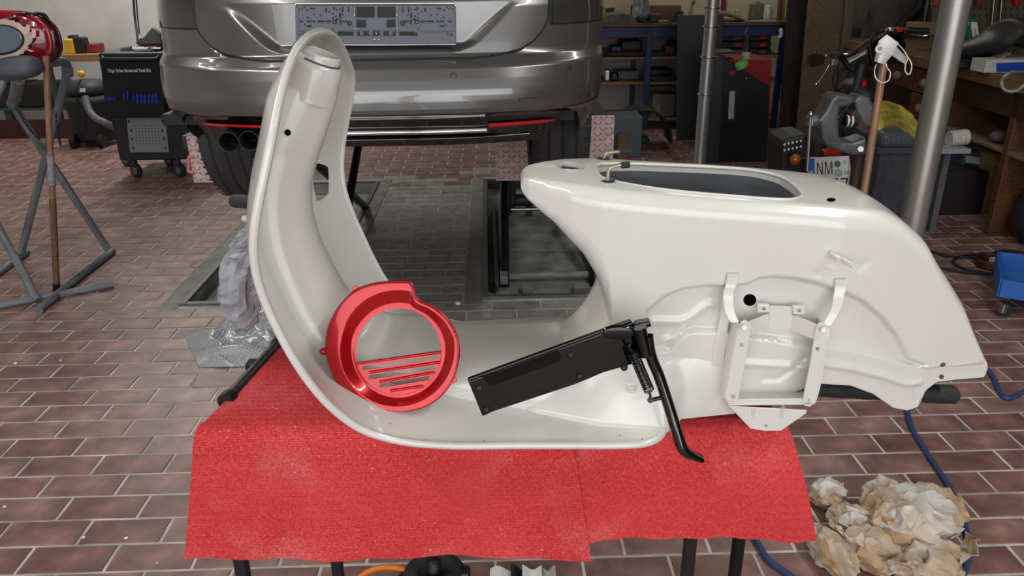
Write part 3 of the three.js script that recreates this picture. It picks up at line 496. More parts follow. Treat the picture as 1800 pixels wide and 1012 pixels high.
// ---------- red fan cover leaning on the column ----------
{
  const o = thing('fan_cover', 'glossy candy red round fan cover with slats leaning on the white frame', 'fan cover');
  const redP = mat('#b20a15', 0.22, { clearcoat: 0.6, clearcoatRoughness: 0.04, metalness: 0.4, specularIntensity: 0.6 });
  // plane of the cover: tilted back; local x right, y up
  const A = pz(690, 610, -1.13), lay = new THREE.Group(); lay.name = 'cover_body'; o.add(lay);
  const k = 1350 / 1.3;                                            // pixels per metre where it stands
  const base = pz(690, 720, -1.165), top = pz(690, 497, -1.245); const upv = top.clone().sub(base).normalize(), right = V(1, 0, 0.0).normalize(), out = right.clone().cross(upv).normalize();
  const h = top.distanceTo(base), s = h / 223; // metres per pixel in its plane
  const mtx = new THREE.Matrix4().makeBasis(right, upv, out).setPosition(base.clone().addScaledVector(upv, h / 2));
  const L = (px, py, d = 0) => V((px - 691) * s * 1.0, -(py - 608.5) * s, d);
  const putG = (g) => g.applyMatrix4(mtx);
  // outer outline (snail) by angle
  const outer = []; const cx = 691, cy = 608;
  const outl = [[716, 495], [724, 502], [733, 527], [760, 541], [785, 562], [801, 590], [806, 618], [803, 645], [793, 672], [775, 697], [750, 714], [720, 722], [690, 723], [655, 717], [622, 701], [598, 678], [582, 650], [574, 620], [574, 590], [583, 560], [600, 533], [622, 512], [648, 501], [680, 496]];
  const spline = new THREE.SplineCurve([...outl, outl[0]].map(([x, y]) => V2(x, y))).getPoints(120).slice(0, -1);
  const c2 = [700, 613]; // centre of the inner dish
  // surface: rim wall, flat ring, sloped dish, inner ring edge
  const rings = [[1.0, -0.016], [1.0, -0.002], [0.985, 0.003], [0.965, 0.004]];
  const prof = (i, t) => { // t 0 outer .. 1 inner opening
    const p = spline[i % 120], ang = Math.atan2(p.y - c2[1], p.x - c2[0]);
    const rin = 76.5, rmid = 101; const mid = V2(700 + Math.cos(ang) * rmid * 0.985, 612 + Math.sin(ang) * rmid), inn = V2(699.5 + Math.cos(ang) * rin * 0.985, 619 + Math.sin(ang) * rin * 1.0);
    const om = p.distanceTo(V2(c2[0], c2[1])); if (om < rmid + 3) mid.set(c2[0] + (p.x - c2[0]) * 0.95, c2[1] + (p.y - c2[1]) * 0.95);
    const stops = [[p, -0.018], [p, -0.003], [p.clone().lerp(mid, 0.04), 0.001], [p.clone().lerp(mid, 0.12), 0.0022], [p.clone().lerp(mid, 0.9), 0.0022], [mid, 0.0008], [mid.clone().lerp(inn, 0.12), -0.0015], [mid.clone().lerp(inn, 0.6), -0.011], [mid.clone().lerp(inn, 0.7), -0.0122], [inn, -0.012], [inn.clone().lerp(V2(c2[0], c2[1]), 0.0), -0.0145]];
    const f = t * (stops.length - 1), a = Math.floor(Math.min(f, stops.length - 2)), q = stops[a][0].clone().lerp(stops[a + 1][0], f - a), d = stops[a][1] + (stops[a + 1][1] - stops[a][1]) * (f - a);
    return L(q.x, q.y, d);
  };
  part('shell', putG(grid((u, v) => prof(Math.round(u * 120), v), 120, 40, true)), redP, lay);
  const rimPts = spline.map((p) => L(p.x, p.y, -0.012)); part('rolled_rim', putG(tube(rimPts, 0.003, 6, 240, true)), redP, lay);
  // slats: the lower part of the dish is closed by a plate with three slots
  const y0 = (x) => 637 - (x - 625) * 0.092; // first bar line
  const circ = (x, sgn) => 619 + sgn * Math.sqrt(Math.max(0, 77 * 77 - (x - 699.5) ** 2));
  const segm = [], holes = [];
  for (let x = 624; x <= 775; x += 5) segm.push([x, y0(x)]);
  for (let x = 776; x >= 623; x -= 3) { const y = circ(x, 1); if (y > y0(x)) segm.push([x, y]); }
  const slot = (xa, ya, xb, yb, hh) => { const q = hh / 2; return [[xa + 2, ya - q], [xb - 2, yb - q], [xb, yb - q + 2], [xb - 1, yb + q], [xa + 3, ya + q], [xa - 1, ya + q - 3]]; };
  holes.push(slot(635, 647.5, 773, 628.5, 8), slot(646, 664, 768, 647, 9), slot(665, 679, 756, 666, 8.5));
  const to2 = (q) => q.map(([x, y]) => { const p = L(x, y); return V2(p.x, p.y); });
  part('slotted_panel', putG(plate(to2(segm), 0.002, 0.0006, holes.map(to2)).translate(0, 0, -0.0105)), redP, lay);
  for (const [xa, ya, xb, yb] of [[626, 639, 775, 620], [648, 655, 774, 638], [666, 672, 764, 656], [686, 688, 744, 680]]) part('slat', putG(rod(L(xa, ya, -0.0102), L(xb, yb, -0.0102), 0.0026, 0.0026, 10)), redP, lay);
  for (const [x, y, a] of [[624, 508, -125], [566, 617, 178], [630, 718, 112], [797, 670, 32]]) {
    const e = []; const r = R(a), dx = Math.cos(r), dy = Math.sin(r); const pts = []; for (let i = 0; i <= 10; i++) { const b = r - Math.PI / 2 + i / 10 * Math.PI; pts.push([x + 6.5 * Math.cos(b), y + 6.5 * Math.sin(b)]); }
    pts.push([x - dx * 14 - dy * 9, y - dy * 14 + dx * 9], [x - dx * 14 + dy * 9, y - dy * 14 - dx * 9]);
    part('tab', putG(plate(to2(pts), 0.003, 0.0008, [to2(oval(x, y, 2.6, 2.6, 10))]).translate(0, 0, -0.011)), redP, lay);
  }
  part('screw_hole', putG(move(turn(new THREE.CylinderGeometry(0.0026, 0.0026, 0.002, 12), V(1, 0, 0), 90), L(724, 516, 0.003))), M.darkSteel, lay);
}

// ---------- black side stand with its bracket plate ----------
{
  const o = thing('side_stand', 'glossy black side stand with spring and long bracket plate leaning on the frame', 'side stand');
  const bk = mat('#060607', 0.16, { clearcoat: 0.6, clearcoatRoughness: 0.04, specularIntensity: 0.6 });
  const zL = -1.05, zR = -1.11; // the plate leans back to the right
  
  const xa = pz(825, 680, zL).x, xb = pz(1125, 600, zR).x, K = 0.06;
  const planeZ = (x, y) => zL + (zR - zL) * (x - xa) / (xb - xa) - K * (y - 0.875);
  const F = (px, py, d = 0) => { let p = pz(px, py, zL); for (let i = 0; i < 12; i++) p = pz(px, py, planeZ(p.x, p.y) + d); return p; };
  const flat = (px, t, bev, holes) => { // outline on the leaning plane
    const q = px.map(([a, b]) => F(a, b)); const g = plate(q, t, bev); const p = g.attributes.position; for (let i = 0; i < p.count; i++) p.setZ(i, p.getZ(i) + planeZ(p.getX(i), p.getY(i))); g.computeVertexNormals(); return g; };
  const pl = part('bracket_plate', flat([[823, 671], [1112, 567], [1119, 573], [1112, 640], [1060, 655], [1046, 661], [1010, 676], [868, 723], [848, 732]], 0.006, 0.0015), bk, o);
  part('folded_flange', flat([[823, 671], [840, 663], [849, 664], [858, 676], [866, 679], [985, 636], [988, 626], [984, 615], [1112, 567], [1108, 563], [822, 667]], 0.009, 0.0015), bk, o);
  part('boss', move(aim(lathe([[0, 0.007], [0.02, 0.007], [0.024, 0.004], [0.026, 0]], 28).scale(1.1, 1, 0.5), V(0.03, 0, 1).normalize()), F(1087, 583, 0.001)), bk, o);
  for (const [x, y] of [[842.5, 681.5], [855, 719.5], [1003, 624], [1019, 661.5], [1097, 645]]) part('bolt', move(turn(lathe([[0, 0.006], [0.004, 0.006], [0.0058, 0.003], [0.0062, 0]], 16), V(1, 0, 0), 90), F(x, y, 0.0)), M.black, o);
  // hinge
  part('hinge', [flat([[1118, 571], [1128, 568], [1143, 566], [1146, 574], [1138, 577], [1141, 600], [1148, 607], [1150, 616], [1130, 630], [1118, 634], [1106, 612]], 0.02, 0.003), rod(F(1124, 575, 0.012), F(1136, 624, 0.014), 0.011)], bk, o);
  // leg from hinge to foot
  const leg = new THREE.CatmullRomCurve3([F(1138, 590, 0.012), F(1144, 625, 0.014), F(1158, 660, 0.018), F(1176, 715, 0.03), F(1191, 763, 0.045), F(1197, 782, 0.05), F(1204, 793, 0.052), F(1219, 801, 0.052), F(1233, 806, 0.052)], false, 'centripetal');
  const lg = new THREE.TubeGeometry(leg, 80, 0.0098, 16, false);
  { const p = lg.attributes.position; for (let i = 0; i < p.count; i++) { const row = Math.floor(i / 17), t = row / 80; const c = leg.getPointAt(t); const k = lut([[0, 1], [0.82, 1], [0.9, 0.85], [1, 0.5]], t); p.setXYZ(i, c.x + (p.getX(i) - c.x) * (0.4 + 0.6 * k), c.y + (p.getY(i) - c.y) * k, c.z + (p.getZ(i) - c.z) * (1.25 - 0.25 * k)); } lg.computeVertexNormals(); }
  part('leg', [lg, capAt(leg.getPoint(1), leg.getTangent(1), 0.006, 12)], mat('#060607', 0.12, { clearcoat: 1, clearcoatRoughness: 0.03 }), o);
  part('spring_pin', [rod(F(1166, 698, 0.026), F(1143, 703, 0.024), 0.0036), rod(F(1143, 703, 0.024), F(1143, 703, 0.034), 0.005)], bk, o);
  // coil spring
  const sa = F(1112, 618, 0.014), sb = F(1141, 686, 0.022), d = sb.clone().sub(sa), e1 = V(d.y, -d.x, 0).normalize(), e2 = d.clone().normalize().cross(e1), hel = [];
  for (let i = 0; i <= 22 * 8; i++) { const a = i / 8 * Math.PI * 2, p = sa.clone().lerp(sb, i / 176); hel.push(p.addScaledVector(e1, 0.0082 * Math.cos(a)).addScaledVector(e2, 0.0082 * Math.sin(a))); }
  part('spring', new THREE.TubeGeometry(new THREE.CatmullRomCurve3(hel), 22 * 14, 0.00115, 6), bk, o, 'black coil spring');
  part('spring_hook', tube([sb, F(1143, 695, 0.023), F(1143, 704, 0.026)], 0.0022, 6), M.darkSteel, o); part('spring_hook', tube([sa, F(1106, 610, 0.014), F(1108, 604, 0.014)], 0.0022, 6), M.darkSteel, o);
}


// ---------- work table with red carpet ----------
const TH = 0.822; // carpet surface
{
  const o = thing('work_table', 'narrow folding work table with black steel legs under the red carpet', 'table');
  const yT = TH - 0.006;
  part('table_top', box(1.05, 0.022, 0.37, -0.035, yT - 0.022, -1.405), M.plank, o);
  const bar = (a, b, r = 0.014) => rod(a, b, r, r, 16);
  const near = ph(402, 700, TH + 0.004), far = ph(490, 604, TH + 0.004);
  part('end_tube', bar(near, far, 0.0125), mat('#6d6c6a', 0.35, { metalness: 0.8, map: wornTex }), o, 'worn black steel end tube');
  part('end_cap', rod(near.clone().lerp(far, -0.06), near.clone().lerp(far, 0.03), 0.017), M.black, o);
  part('end_cap', rod(far.clone().lerp(near, -0.04), far.clone().lerp(near, 0.03), 0.016), M.darkSteel, o);
  part('cross_strut', box(0.06, 0.02, 0.03, -0.555, yT - 0.02, -1.5), M.black, o);
  const legs = [[425, -1.25, 0.024, 1], [593, -1.45, 0.024, 1], [1209, -1.3, 0.024, 1], [1293, -1.22, 0.013, 0]];
  for (const [px, z, w, square] of legs) { const p = pz(px, 995, z); part('leg', square ? box(w, yT - 0.02, w, p.x, 0, z, 0.002) : rod(V(p.x, 0, z), V(p.x, yT - 0.02, z), w), square ? M.black : mat('#3a3d40', 0.3, { metalness: 0.8, map: wornTex }), o); }
  part('rail', box(1.0, 0.03, 0.024, -0.03, yT - 0.052, -1.25), M.black, o);
  part('rail', box(1.0, 0.03, 0.024, -0.03, yT - 0.052, -1.55), M.black, o);
}
{
  const carpetTex = (seed, ribs) => tex(640, 640, (u, v) => {
    const d = clamp(0.5 + 1.5 * pfbm(u, v, 3, seed, 5)), fine = pn(u, v, 250, seed + 1) * 0.13 + pn(u, v, 140, seed + 5) * 0.08, dust = clamp(pfbm(u, v, 4, seed + 8, 5) * 2.6 - 0.15);
    const speck = pn(u, v, 120, seed + 13) > 0.72 ? 0.25 : 0, rib = ribs ? 0.06 * Math.sin(v * 6.2832 * 150) : 0;
    let r = 0.765 + fine + rib + 0.05 * (d - 0.5), g = 0.19 + 0.75 * fine + 0.6 * rib + 0.05 * d, b = 0.195 + 0.75 * fine + 0.6 * rib + 0.05 * d;
    const k = clamp(dust * 0.7) * (0.75 + 2.2 * fine); r += (0.84 - r) * k * 0.6; g += (0.5 - g) * k; b += (0.5 - b) * k;
    return [r + speck * 0.2, g + speck, b + speck];
  });
  const ribBump = tex(256, 256, (u, v) => { const n = 0.5 + 0.3 * Math.sin(v * 6.2832 * 38) + 0.35 * pn(u, v, 60, 4); return [n, n, n]; }, false);
  const mk = (seed, ribs) => { const t = carpetTex(seed, ribs); return mat('#ffffff', 0.95, { map: t, bumpMap: ribBump, bumpScale: 0.001 }); };
  const drape = (xl, xr, zBack, zEdge, yBot, thick, lift, m, name, label, waves) => {
    const topLen = zEdge - zBack, bend = 0.035, arc = bend * Math.PI / 2;
    const fn = (u, v) => {
      const hang = TH + lift - bend - yBot(u), tot = topLen - bend + arc + hang, s = v * tot;
      let z, y, k = 0;
      const zE = zEdge + waves(u, 0);
      if (s < topLen - bend) { z = zBack + s * (zE - bend - zBack) / (topLen - bend); y = TH + lift; }
      else if (s < topLen - bend + arc) { const a = (s - topLen + bend) / bend; z = zE - bend + bend * Math.sin(a); y = TH + lift - bend + bend * Math.cos(a); }
      else { k = (s - topLen + bend - arc) / hang; z = zE + 0.03 * k + waves(u, k); y = TH + lift - bend - k * hang; }
      const f = clamp((s - topLen + bend) / (arc + hang), 0, 1), b = clamp(s / topLen);
      const l = xl(b, f), r = xr(b, f);
      const p = V(l + (r - l) * u, y, z); p.u = p.x * 1.6; p.v = s * 1.6; return p;
    };
    return single(name, sheet(fn, 70, 90, thick), m, label, 'carpet');
  };
  const wv = (a, b) => (u, k) => (0.005 * Math.sin(u * 7 + a) + 0.003 * Math.sin(u * 15 + b)) * smooth(0, 0.6, k);
  drape((b, f) => f > 0 ? -0.584 - 0.046 * Math.pow(f, 1.2) : lut([[0, -0.525], [0.55, -0.55], [0.8, -0.57], [1, -0.584]], b), (b, f) => f > 0 ? 0.102 + 0.044 * f : 0.1, -1.62, -1.195, (u) => lut([[0, 0.572], [0.25, 0.568], [0.5, 0.56], [0.75, 0.564], [1, 0.554]], u) + 0.003 * Math.sin(u * 31), 0.005, 0.004, mk(3, true), 'red_carpet', 'ribbed dusty red carpet piece hanging over the table under the leg shield', wv(0.3, 2));
  drape((b, f) => 0.04, (b, f) => f > 0 ? 0.49 + 0.085 * Math.pow(f, 0.7) : 0.47 + 0.03 * b, -1.6, -1.205, (u) => lut([[0, 0.578], [0.16, 0.58], [0.24, 0.592], [0.7, 0.593], [1, 0.588]], u) + 0.002 * Math.sin(u * 40), 0.004, 0, mk(11, false), 'red_carpet', 'smoother red carpet piece hanging over the table under the side stand', wv(1.4, 0.2));
  // paint flakes lying on the carpet
  const flakeG = new THREE.IcosahedronGeometry(1, 0);
  for (const [px, py, r] of [[1014, 806, 2.4], [1274, 814, 3], [1385, 815, 2.2], [1096, 831, 1.4], [1158, 828, 1.4], [1125, 812, 1.2], [402, 757, 3], [519, 749, 2.2], [512, 743, 1.6], [520, 669, 1.5], [548, 707, 1.4], [500, 660, 1.3], [478, 647, 1.2], [1264, 784, 1.3], [1205, 801, 1.0], [455, 668, 1.2], [463, 690, 1.0], [492, 684, 1.3], [532, 690, 1.1], [470, 720, 1.2], [505, 722, 1.4], [540, 733, 1.0], [448, 735, 1.1], [486, 702, 0.9], [522, 712, 1.1], [560, 748, 1.2], [438, 704, 1.0]]) {
    const p = ph(px, py, TH + 0.0075), g = flakeG.clone().scale(r * 0.0009, r * 0.0004, r * 0.0008).rotateY(px);
    if (py > 778) { const q = pz(px, py, -1.184); p.copy(q); }
    single('paint_flake', move(g, p), M.offWhite, 'tiny pale paint flake lying on the red carpet', 'flake', 'paint flakes on the red carpet');
  }
}


// ---------- silver car on the lift ----------
{
  const car = thing('silver_car', 'metallic grey hatchback seen from behind, raised on the workshop lift', 'car');
  const cp = mat('#6f6e6c', 0.28, { metalness: 0.7, clearcoat: 1, clearcoatRoughness: 0.03 });
  const lens = mat('#33322f', 0.08, { clearcoat: 1, clearcoatRoughness: 0.02 }), gap = mat('#0b0b0c', 0.6), pb = mat('#08090b', 0.1, { clearcoat: 1, clearcoatRoughness: 0.03 });
  const XC = -0.437, CAR_YAW = R(1.2), D = 0.62;
  const W = (h) => slut([[1.0, 0.7], [1.06, 0.735], [1.1, 0.75], [1.15, 0.765], [1.22, 0.785], [1.32, 0.792], [1.45, 0.802], [1.6, 0.8], [1.8, 0.79], [2.1, 0.64], [2.2, 0.5]], h);
  const z0 = (h) => lut([[1.0, -2.56], [1.06, -2.54], [1.09, -2.52], [1.125, -2.5], [1.165, -2.475], [1.18, -2.452], [1.186, -2.444], [1.2, -2.4405], [1.225, -2.44], [1.245, -2.4415], [1.26, -2.445], [1.29, -2.4545], [1.322, -2.4665], [1.33, -2.475], [1.337, -2.49], [1.352, -2.52], [1.36, -2.53], [1.5, -2.562], [1.62, -2.61], [1.8, -2.75], [2.1, -3.1], [2.2, -3.5]], h);
  const toWorld = (x, h, z) => { const dz = z + 2.45; return V(XC + x * Math.cos(CAR_YAW) + dz * Math.sin(CAR_YAW), h, -2.45 - x * Math.sin(CAR_YAW) + dz * Math.cos(CAR_YAW)); };
  const ex = 0.62;
  const plan = (s, w) => { const f = s * Math.PI / 2; return [w * Math.sign(f) * Math.pow(Math.abs(Math.sin(f)), ex), D * (1 - Math.pow(Math.max(0, Math.cos(f)), ex))]; };
  const P = (s, h, off = 0) => { const [x, d] = plan(s, W(h)), [x1, d1] = plan(s + 0.01 * (s < 0 ? 1 : -1), W(h)); const t = V2(x1 - x, -(d1 - d)).multiplyScalar(s < 0 ? 1 : -1).normalize(); return toWorld(x - t.y * off, h, z0(h) - d + t.x * off); };
  const sOf = (x, h) => { const q = clamp(Math.abs(x) / W(h), 0, 1); return Math.sign(x) * Math.asin(Math.pow(q, 1 / ex)) * 2 / Math.PI; };
  const PX = (x, h, off = 0) => P(sOf(x, h), h, off);           // by offset from the car's middle
  const px2 = (px, py) => { let p = pz(px, py, -2.47); for (let i = 0; i < 4; i++) { const c = PX(clamp(p.x - XC, -0.82, 0.82), p.y); p = pz(px, py, c.z); } return [p.x - XC + (p.z + 2.45) * -Math.sin(CAR_YAW), p.y]; }; // pixel on the rear surface
  const [, hb] = px2(660, 103); const tgTab = [[hb - 0.002, 0.36], ...[[420, 100], [395, 94], [372, 80], [356, 62], [347, 45], [341, 5]].map(([a, b]) => { const q = px2(a, b); return [q[1], -q[0]]; })].sort((a, b) => a[0] - b[0]), tgHalf = (h) => h < hb ? 0 : lut(tgTab, h);
  // base body from bumper to waist
  const body = grid((u, v) => { const h = lut([[0, 1.18], [0.15, 1.215], [0.35, 1.3], [0.45, 1.325], [0.6, 1.356], [0.8, 1.6], [1, 2.2]], v); const s = -1 + 2 * u; const [bx] = plan(s, W(h)); const inn = smooth(0, 0.02, Math.min(tgHalf(h) - 0.008 - Math.abs(bx), h - hb - 0.006)); return P(s, h, -0.07 * inn); }, 160, 120);
  part('rear_bumper', body, cp, car);
  for (const s of [-1, 1]) part('side_panel', grid((u, v) => { const h = 1.12 + v * 1.06; const p = P(s, h); return V(p.x - u * 3.4 * Math.sin(CAR_YAW), h, p.z - u * 3.4); }, 4, 20), cp, car);
  part('roof', grid((u, v) => { const a = P(-1, 2.19), b = P(1, 2.19); return V(a.x + (b.x - a.x) * u, 2.19, a.z - v * 3.4); }, 2, 2), cp, car);
  part('underbody', uvBox(box(1.42, 0.04, 3.9, XC - 0.05, 1.12, -4.62)), gap, car);
  // tailgate panel, slightly proud, with a dark shut line round it
  const rec = (x, h) => { const [, h0] = [0, px2(660, 93)[1]]; const half = lut([[h0, 0.27], [h0 + 0.014, 0.315], [h0 + 0.03, 0.34], [h0 + 0.15, 0.475], [h0 + 0.3, 0.6]], h); const d = Math.min((half - Math.abs(x)) * 0.75, h - h0); return Math.max(0, z0(h) - (z0(h0) - 0.036)) * smooth(-0.002, 0.026, d); };
  const tailgate = (grow, off) => grid((u, v) => { const h = hb - grow + (1.62 - hb + grow) * Math.pow(v, 1.35), w = Math.max(tgHalf(h), 0.36) + grow, x = (-1 + 2 * u) * w; return PX(x, h, off - (grow ? 0 : rec(x, h))); }, 120, 70);
  { const pts = []; for (let i = 0; i <= 24; i++) { const h = 1.62 - (1.62 - hb - 0.001) * (1 - (1 - i / 24) ** 2); pts.push(PX(-tgHalf(h) - 0.003, h, 0.001)); } for (let i = 1; i < 20; i++) pts.push(PX((-0.36 + 0.72 * i / 20), hb - 0.003, 0.001)); for (let i = 24; i >= 0; i--) { const h = 1.62 - (1.62 - hb - 0.001) * (1 - (1 - i / 24) ** 2); pts.push(PX(tgHalf(h) + 0.003, h, 0.001)); } part('shut_line', tube(pts, 0.004, 6, 260), gap, car); }
  part('tailgate', tailgate(0, 0.0035), cp, car);
  // rear lamps
  for (const s of [-1, 1]) {
    const x0 = px2(s < 0 ? 345 : 972, 30)[0], hL = px2(660, 47)[1] - 0.002;
    part('tail_lamp', grid((u, v) => { const h = hL + (1.62 - hL) * v; const a = sOf(Math.abs(x0) - 0.006 * (1 - v) + 0.002, h); return P(s * (a + (0.93 - a) * u), h, 0.004); }, 30, 10), lens, car, 'smoked grey tail lamp lens');
    part('lamp_seam', grid((u, v) => { const h = hL - 0.004 + (1.62 - hL) * v; const a = sOf(Math.abs(x0) - 0.012, h); return P(s * (a + (0.95 - a) * u), h, 0.0015); }, 30, 10), gap, car);
  }
  // black lower insert
  const ins = (h0, h1, half, off, m, name, n = 100) => part(name, grid((u, v) => { const h = h0 + (h1 - h0) * v; return PX((-1 + 2 * u) * half(h), h, off); }, n, 12), m, car);
  ins(1.07, 1.183, (h) => lut([[1.07, 0.52], [1.1, 0.58], [1.14, 0.6], [1.165, 0.61], [1.178, 0.58], [1.183, 0.48]], h), 0.003, pb, 'diffuser');
  for (const e of [-1, 1]) part('bumper_corner', grid((u, v) => { const s = 0.5 + 0.5 * u, h0 = lut([[0.5, 1.18], [0.6, 1.15], [0.7, 1.08], [0.78, 1.045], [0.9, 1.04], [1, 1.06]], s); return P(e * s, h0 + (1.184 - h0) * v, 0.0035); }, 40, 12), cp, car);
  part('diffuser_trim', tube([-0.36, -0.2, 0, 0.2, 0.36].map((x) => PX(x, 1.122, 0.012)), 0.0085, 8, 30), M.chrome, car, 'bright trim bar');
  part('diffuser_lip', tube([-0.5, -0.3, 0, 0.3, 0.5].map((x) => PX(x, 1.096, 0.012)), 0.006, 8, 30), pb, car);
  for (const l of [[[362, 221], [372, 216], [470, 217], [470, 222], [380, 223]], [[858, 213], [970, 211], [972, 213], [955, 218], [868, 221]]]) { const q = l.map(([a, b]) => px2(a, b)); const xs = q.map((p) => p[0]), hs = q.map((p) => p[1]), x0 = Math.min(...xs), x1 = Math.max(...xs), h0 = Math.min(...hs), h1 = Math.max(...hs); part('reflector', grid((u, v) => { const x = x0 + (x1 - x0) * u, out = x < 0 ? 1 - u : u, taper = 0.52 * lut([[0, 1], [0.8, 0.9], [1, 0.25]], out); return PX(x, (h0 + h1) / 2 + (v - 0.5) * (h1 - h0) * taper, 0.01 + 0.002 * Math.sin(v * Math.PI)); }, 24, 6), mat('#d81820', 0.25, { clearcoat: 1 }), car, 'red bumper reflector strip'); }
  // exhaust tips, left pair
  for (const [x, y] of [[402, 250], [438, 248]]) { const a = pz(x, y, -2.49); part('exhaust_tip', move(turn(lathe([[0.03, -0.12], [0.03, 0], [0.032, 0.002], [0.034, 0], [0.034, -0.12]], 24), V(1, 0, 0), 90), a), mat('#1e1f21', 0.5), car); part('exhaust_bore', move(turn(new THREE.CircleGeometry(0.03, 20), V(0, 1, 0), 0), a.clone().add(V(0, 0, -0.08))), gap, car); }
  part('silencer', uvBox(box(0.3, 0.1, 0.22, -0.72, 1.07, -2.98, 0.03)), M.darkGrey, car);
  // parking sensors and towing cover
  for (const [x, y, r] of [[797, 133, 5], [1000, 121, 4]]) { const [a, b] = px2(x, y), p = PX(a, b, 0.0015), n = PX(a, b, 0.02).sub(p); part('sensor_ring', move(new THREE.TorusGeometry(r * 0.0019, 0.0008, 6, 28).applyQuaternion(new THREE.Quaternion().setFromUnitVectors(V(0, 0, 1), n.clone().normalize())), p), gap, car); }
  { const [a, b] = px2(927, 185); const loop = [[-0.026, -0.022], [-0.026, 0.018], [-0.022, 0.024], [0.022, 0.024], [0.027, 0.018], [0.027, -0.022]].map(([x, y]) => PX(a + x, b + y, 0.001)); part('towing_cover_seam', tube(loop, 0.0008, 5, 60, false, 0.1), gap, car); }
  // number plate holder
  const hold = new THREE.Group(); hold.name = 'plate_holder'; car.add(hold);
  const zh = px2(660, 44), ctr = PX(zh[0], zh[1]); const zp = ctr.z + 0.014;
  const gp = mat('#5c606a', 0.45), kp = mat('#15171a', 0.6), lp = mat('#7b808a', 0.35);
  const rect = (x, y, w, h) => [[x, y], [x + w, y], [x + w, y + h], [x, y + h]];
  // source crop is 320 px wide at 5.625 crop pixels per pixel
  const C = (x, y) => [500 + x / 5.625, y / 5.625];
  part('back_plate', platePx([C(105, 48), C(1692, 48), C(1696, 440), C(110, 440)], zp, 0.012, 0.002), gp, hold);
  const put = (name, x, y, w, h, m, d = 0.002) => part(name, platePx([C(x, y), C(x + w, y), C(x + w, y + h), C(x, y + h)], zp + d, 0.004, 0.0004), m, hold);
  part('chrome_edge', tube([C(105, 60), C(112, 36), C(900, 34), C(1686, 36), C(1696, 60)].map(([a, b]) => pz(a, b, zp + 0.003)), 0.0028, 6, 40, false, 0.1), M.chrome, hold, 'bright metal edging strip');
  part('chrome_edge', tube([C(115, 440), C(900, 444), C(1694, 440)].map(([a, b]) => pz(a, b, zp + 0.002)), 0.0018, 6, 20), M.chrome, hold, 'bright metal edging strip');
  for (const [x, y, w, h] of [[712, 66, 178, 106], [918, 66, 178, 106], [712, 196, 92, 76], [1010, 196, 86, 76], [525, 312, 156, 40], [1134, 312, 156, 40], [718, 310, 380, 42]]) put('window', x, y, w, h, kp);
  for (const [x, y, w, h] of [[130, 290, 350, 5], [1335, 292, 350, 5], [690, 60, 8, 230], [1110, 60, 8, 230], [500, 285, 600, 5], [140, 306, 350, 4], [1350, 306, 330, 4], [130, 70, 5, 220], [1668, 70, 5, 220]]) put('rib', x, y, w, h, lp, 0.004);
  for (const [x, w] of [[152, 32], [222, 44], [278, 22], [325, 72], [408, 54], [572, 50], [482, 12]]) { put('slot', x, 203, w, 17, kp); put('slot', 1802 - x - w, 203, w, 17, kp); }
  for (const [x, y, w, h] of [[258, 76, 40, 16], [404, 78, 14, 40], [480, 70, 14, 26], [570, 72, 12, 50], [626, 72, 12, 50], [222, 248, 46, 16], [540, 126, 18, 50], [545, 190, 16, 50], [505, 180, 26, 18], [475, 196, 42, 42], [490, 320, 16, 34]]) { put('slot', x, y, w, h, kp); put('slot', 1802 - x - w, y, w, h, kp); }
  for (const [x, y, r] of [[140, 88, 8], [174, 88, 7], [196, 72, 7], [224, 100, 8], [290, 140, 8], [352, 147, 8], [228, 172, 8], [204, 245, 7], [443, 114, 7], [514, 94, 7], [548, 90, 7], [480, 136, 8], [508, 158, 8], [580, 146, 7], [148, 342, 9], [184, 338, 8], [480, 290, 7], [480, 178, 8]]) for (const m of [0, 1]) { const q = C(m ? 1802 - x : x, y); part('hole', move(turn(new THREE.CylinderGeometry(r * 0.00032, r * 0.00032, 0.003, 8), V(1, 0, 0), 90), pz(q[0], q[1], zp + 0.001)), kp, hold); }
  for (const x of [764, 856, 962, 1054]) { const q = C(x, 331); part('ring', move(new THREE.TorusGeometry(0.0042, 0.0022, 6, 14), pz(q[0], q[1], zp + 0.005)), lp, hold); }
  for (const x of [643, 1167]) { const q = C(x, 230); part('ring', move(new THREE.TorusGeometry(0.0055, 0.0016, 6, 16), pz(q[0], q[1], zp + 0.003)), kp, hold); }
  for (const [x, y] of [[495, 220], [1310, 220], [1325, 248], [910, 330], [694, 152], [1110, 152], [704, 285], [1118, 285], [890, 390], [935, 392]]) { const q = C(x, y); part('screw', move(new THREE.SphereGeometry(0.0032, 8, 6), pz(q[0], q[1], zp + 0.003)), M.chrome, hold); }
  const tyreM = mat('#3d3e3e', 0.75, { map: grainTex });
  // wheels: rear pair hanging free
  const tyreGeo = (w, r) => { const t = lathe([[r * 0.62, -w / 2 + 0.01], [r * 0.8, -w / 2], [r * 0.95, -w / 2 + 0.012], [r, -w / 2 + 0.035], [r + 0.002, -0.06], [r - 0.008, -0.058], [r - 0.008, -0.05], [r + 0.003, -0.048], [r + 0.003, -0.006], [r - 0.008, -0.005], [r - 0.008, 0.005], [r + 0.003, 0.006], [r + 0.003, 0.048], [r - 0.008, 0.05], [r - 0.008, 0.058], [r + 0.002, 0.06], [r, w / 2 - 0.035], [r * 0.95, w / 2 - 0.012], [r * 0.8, w / 2], [r * 0.62, w / 2 - 0.01]], 64); t.rotateZ(Math.PI / 2); return t; };
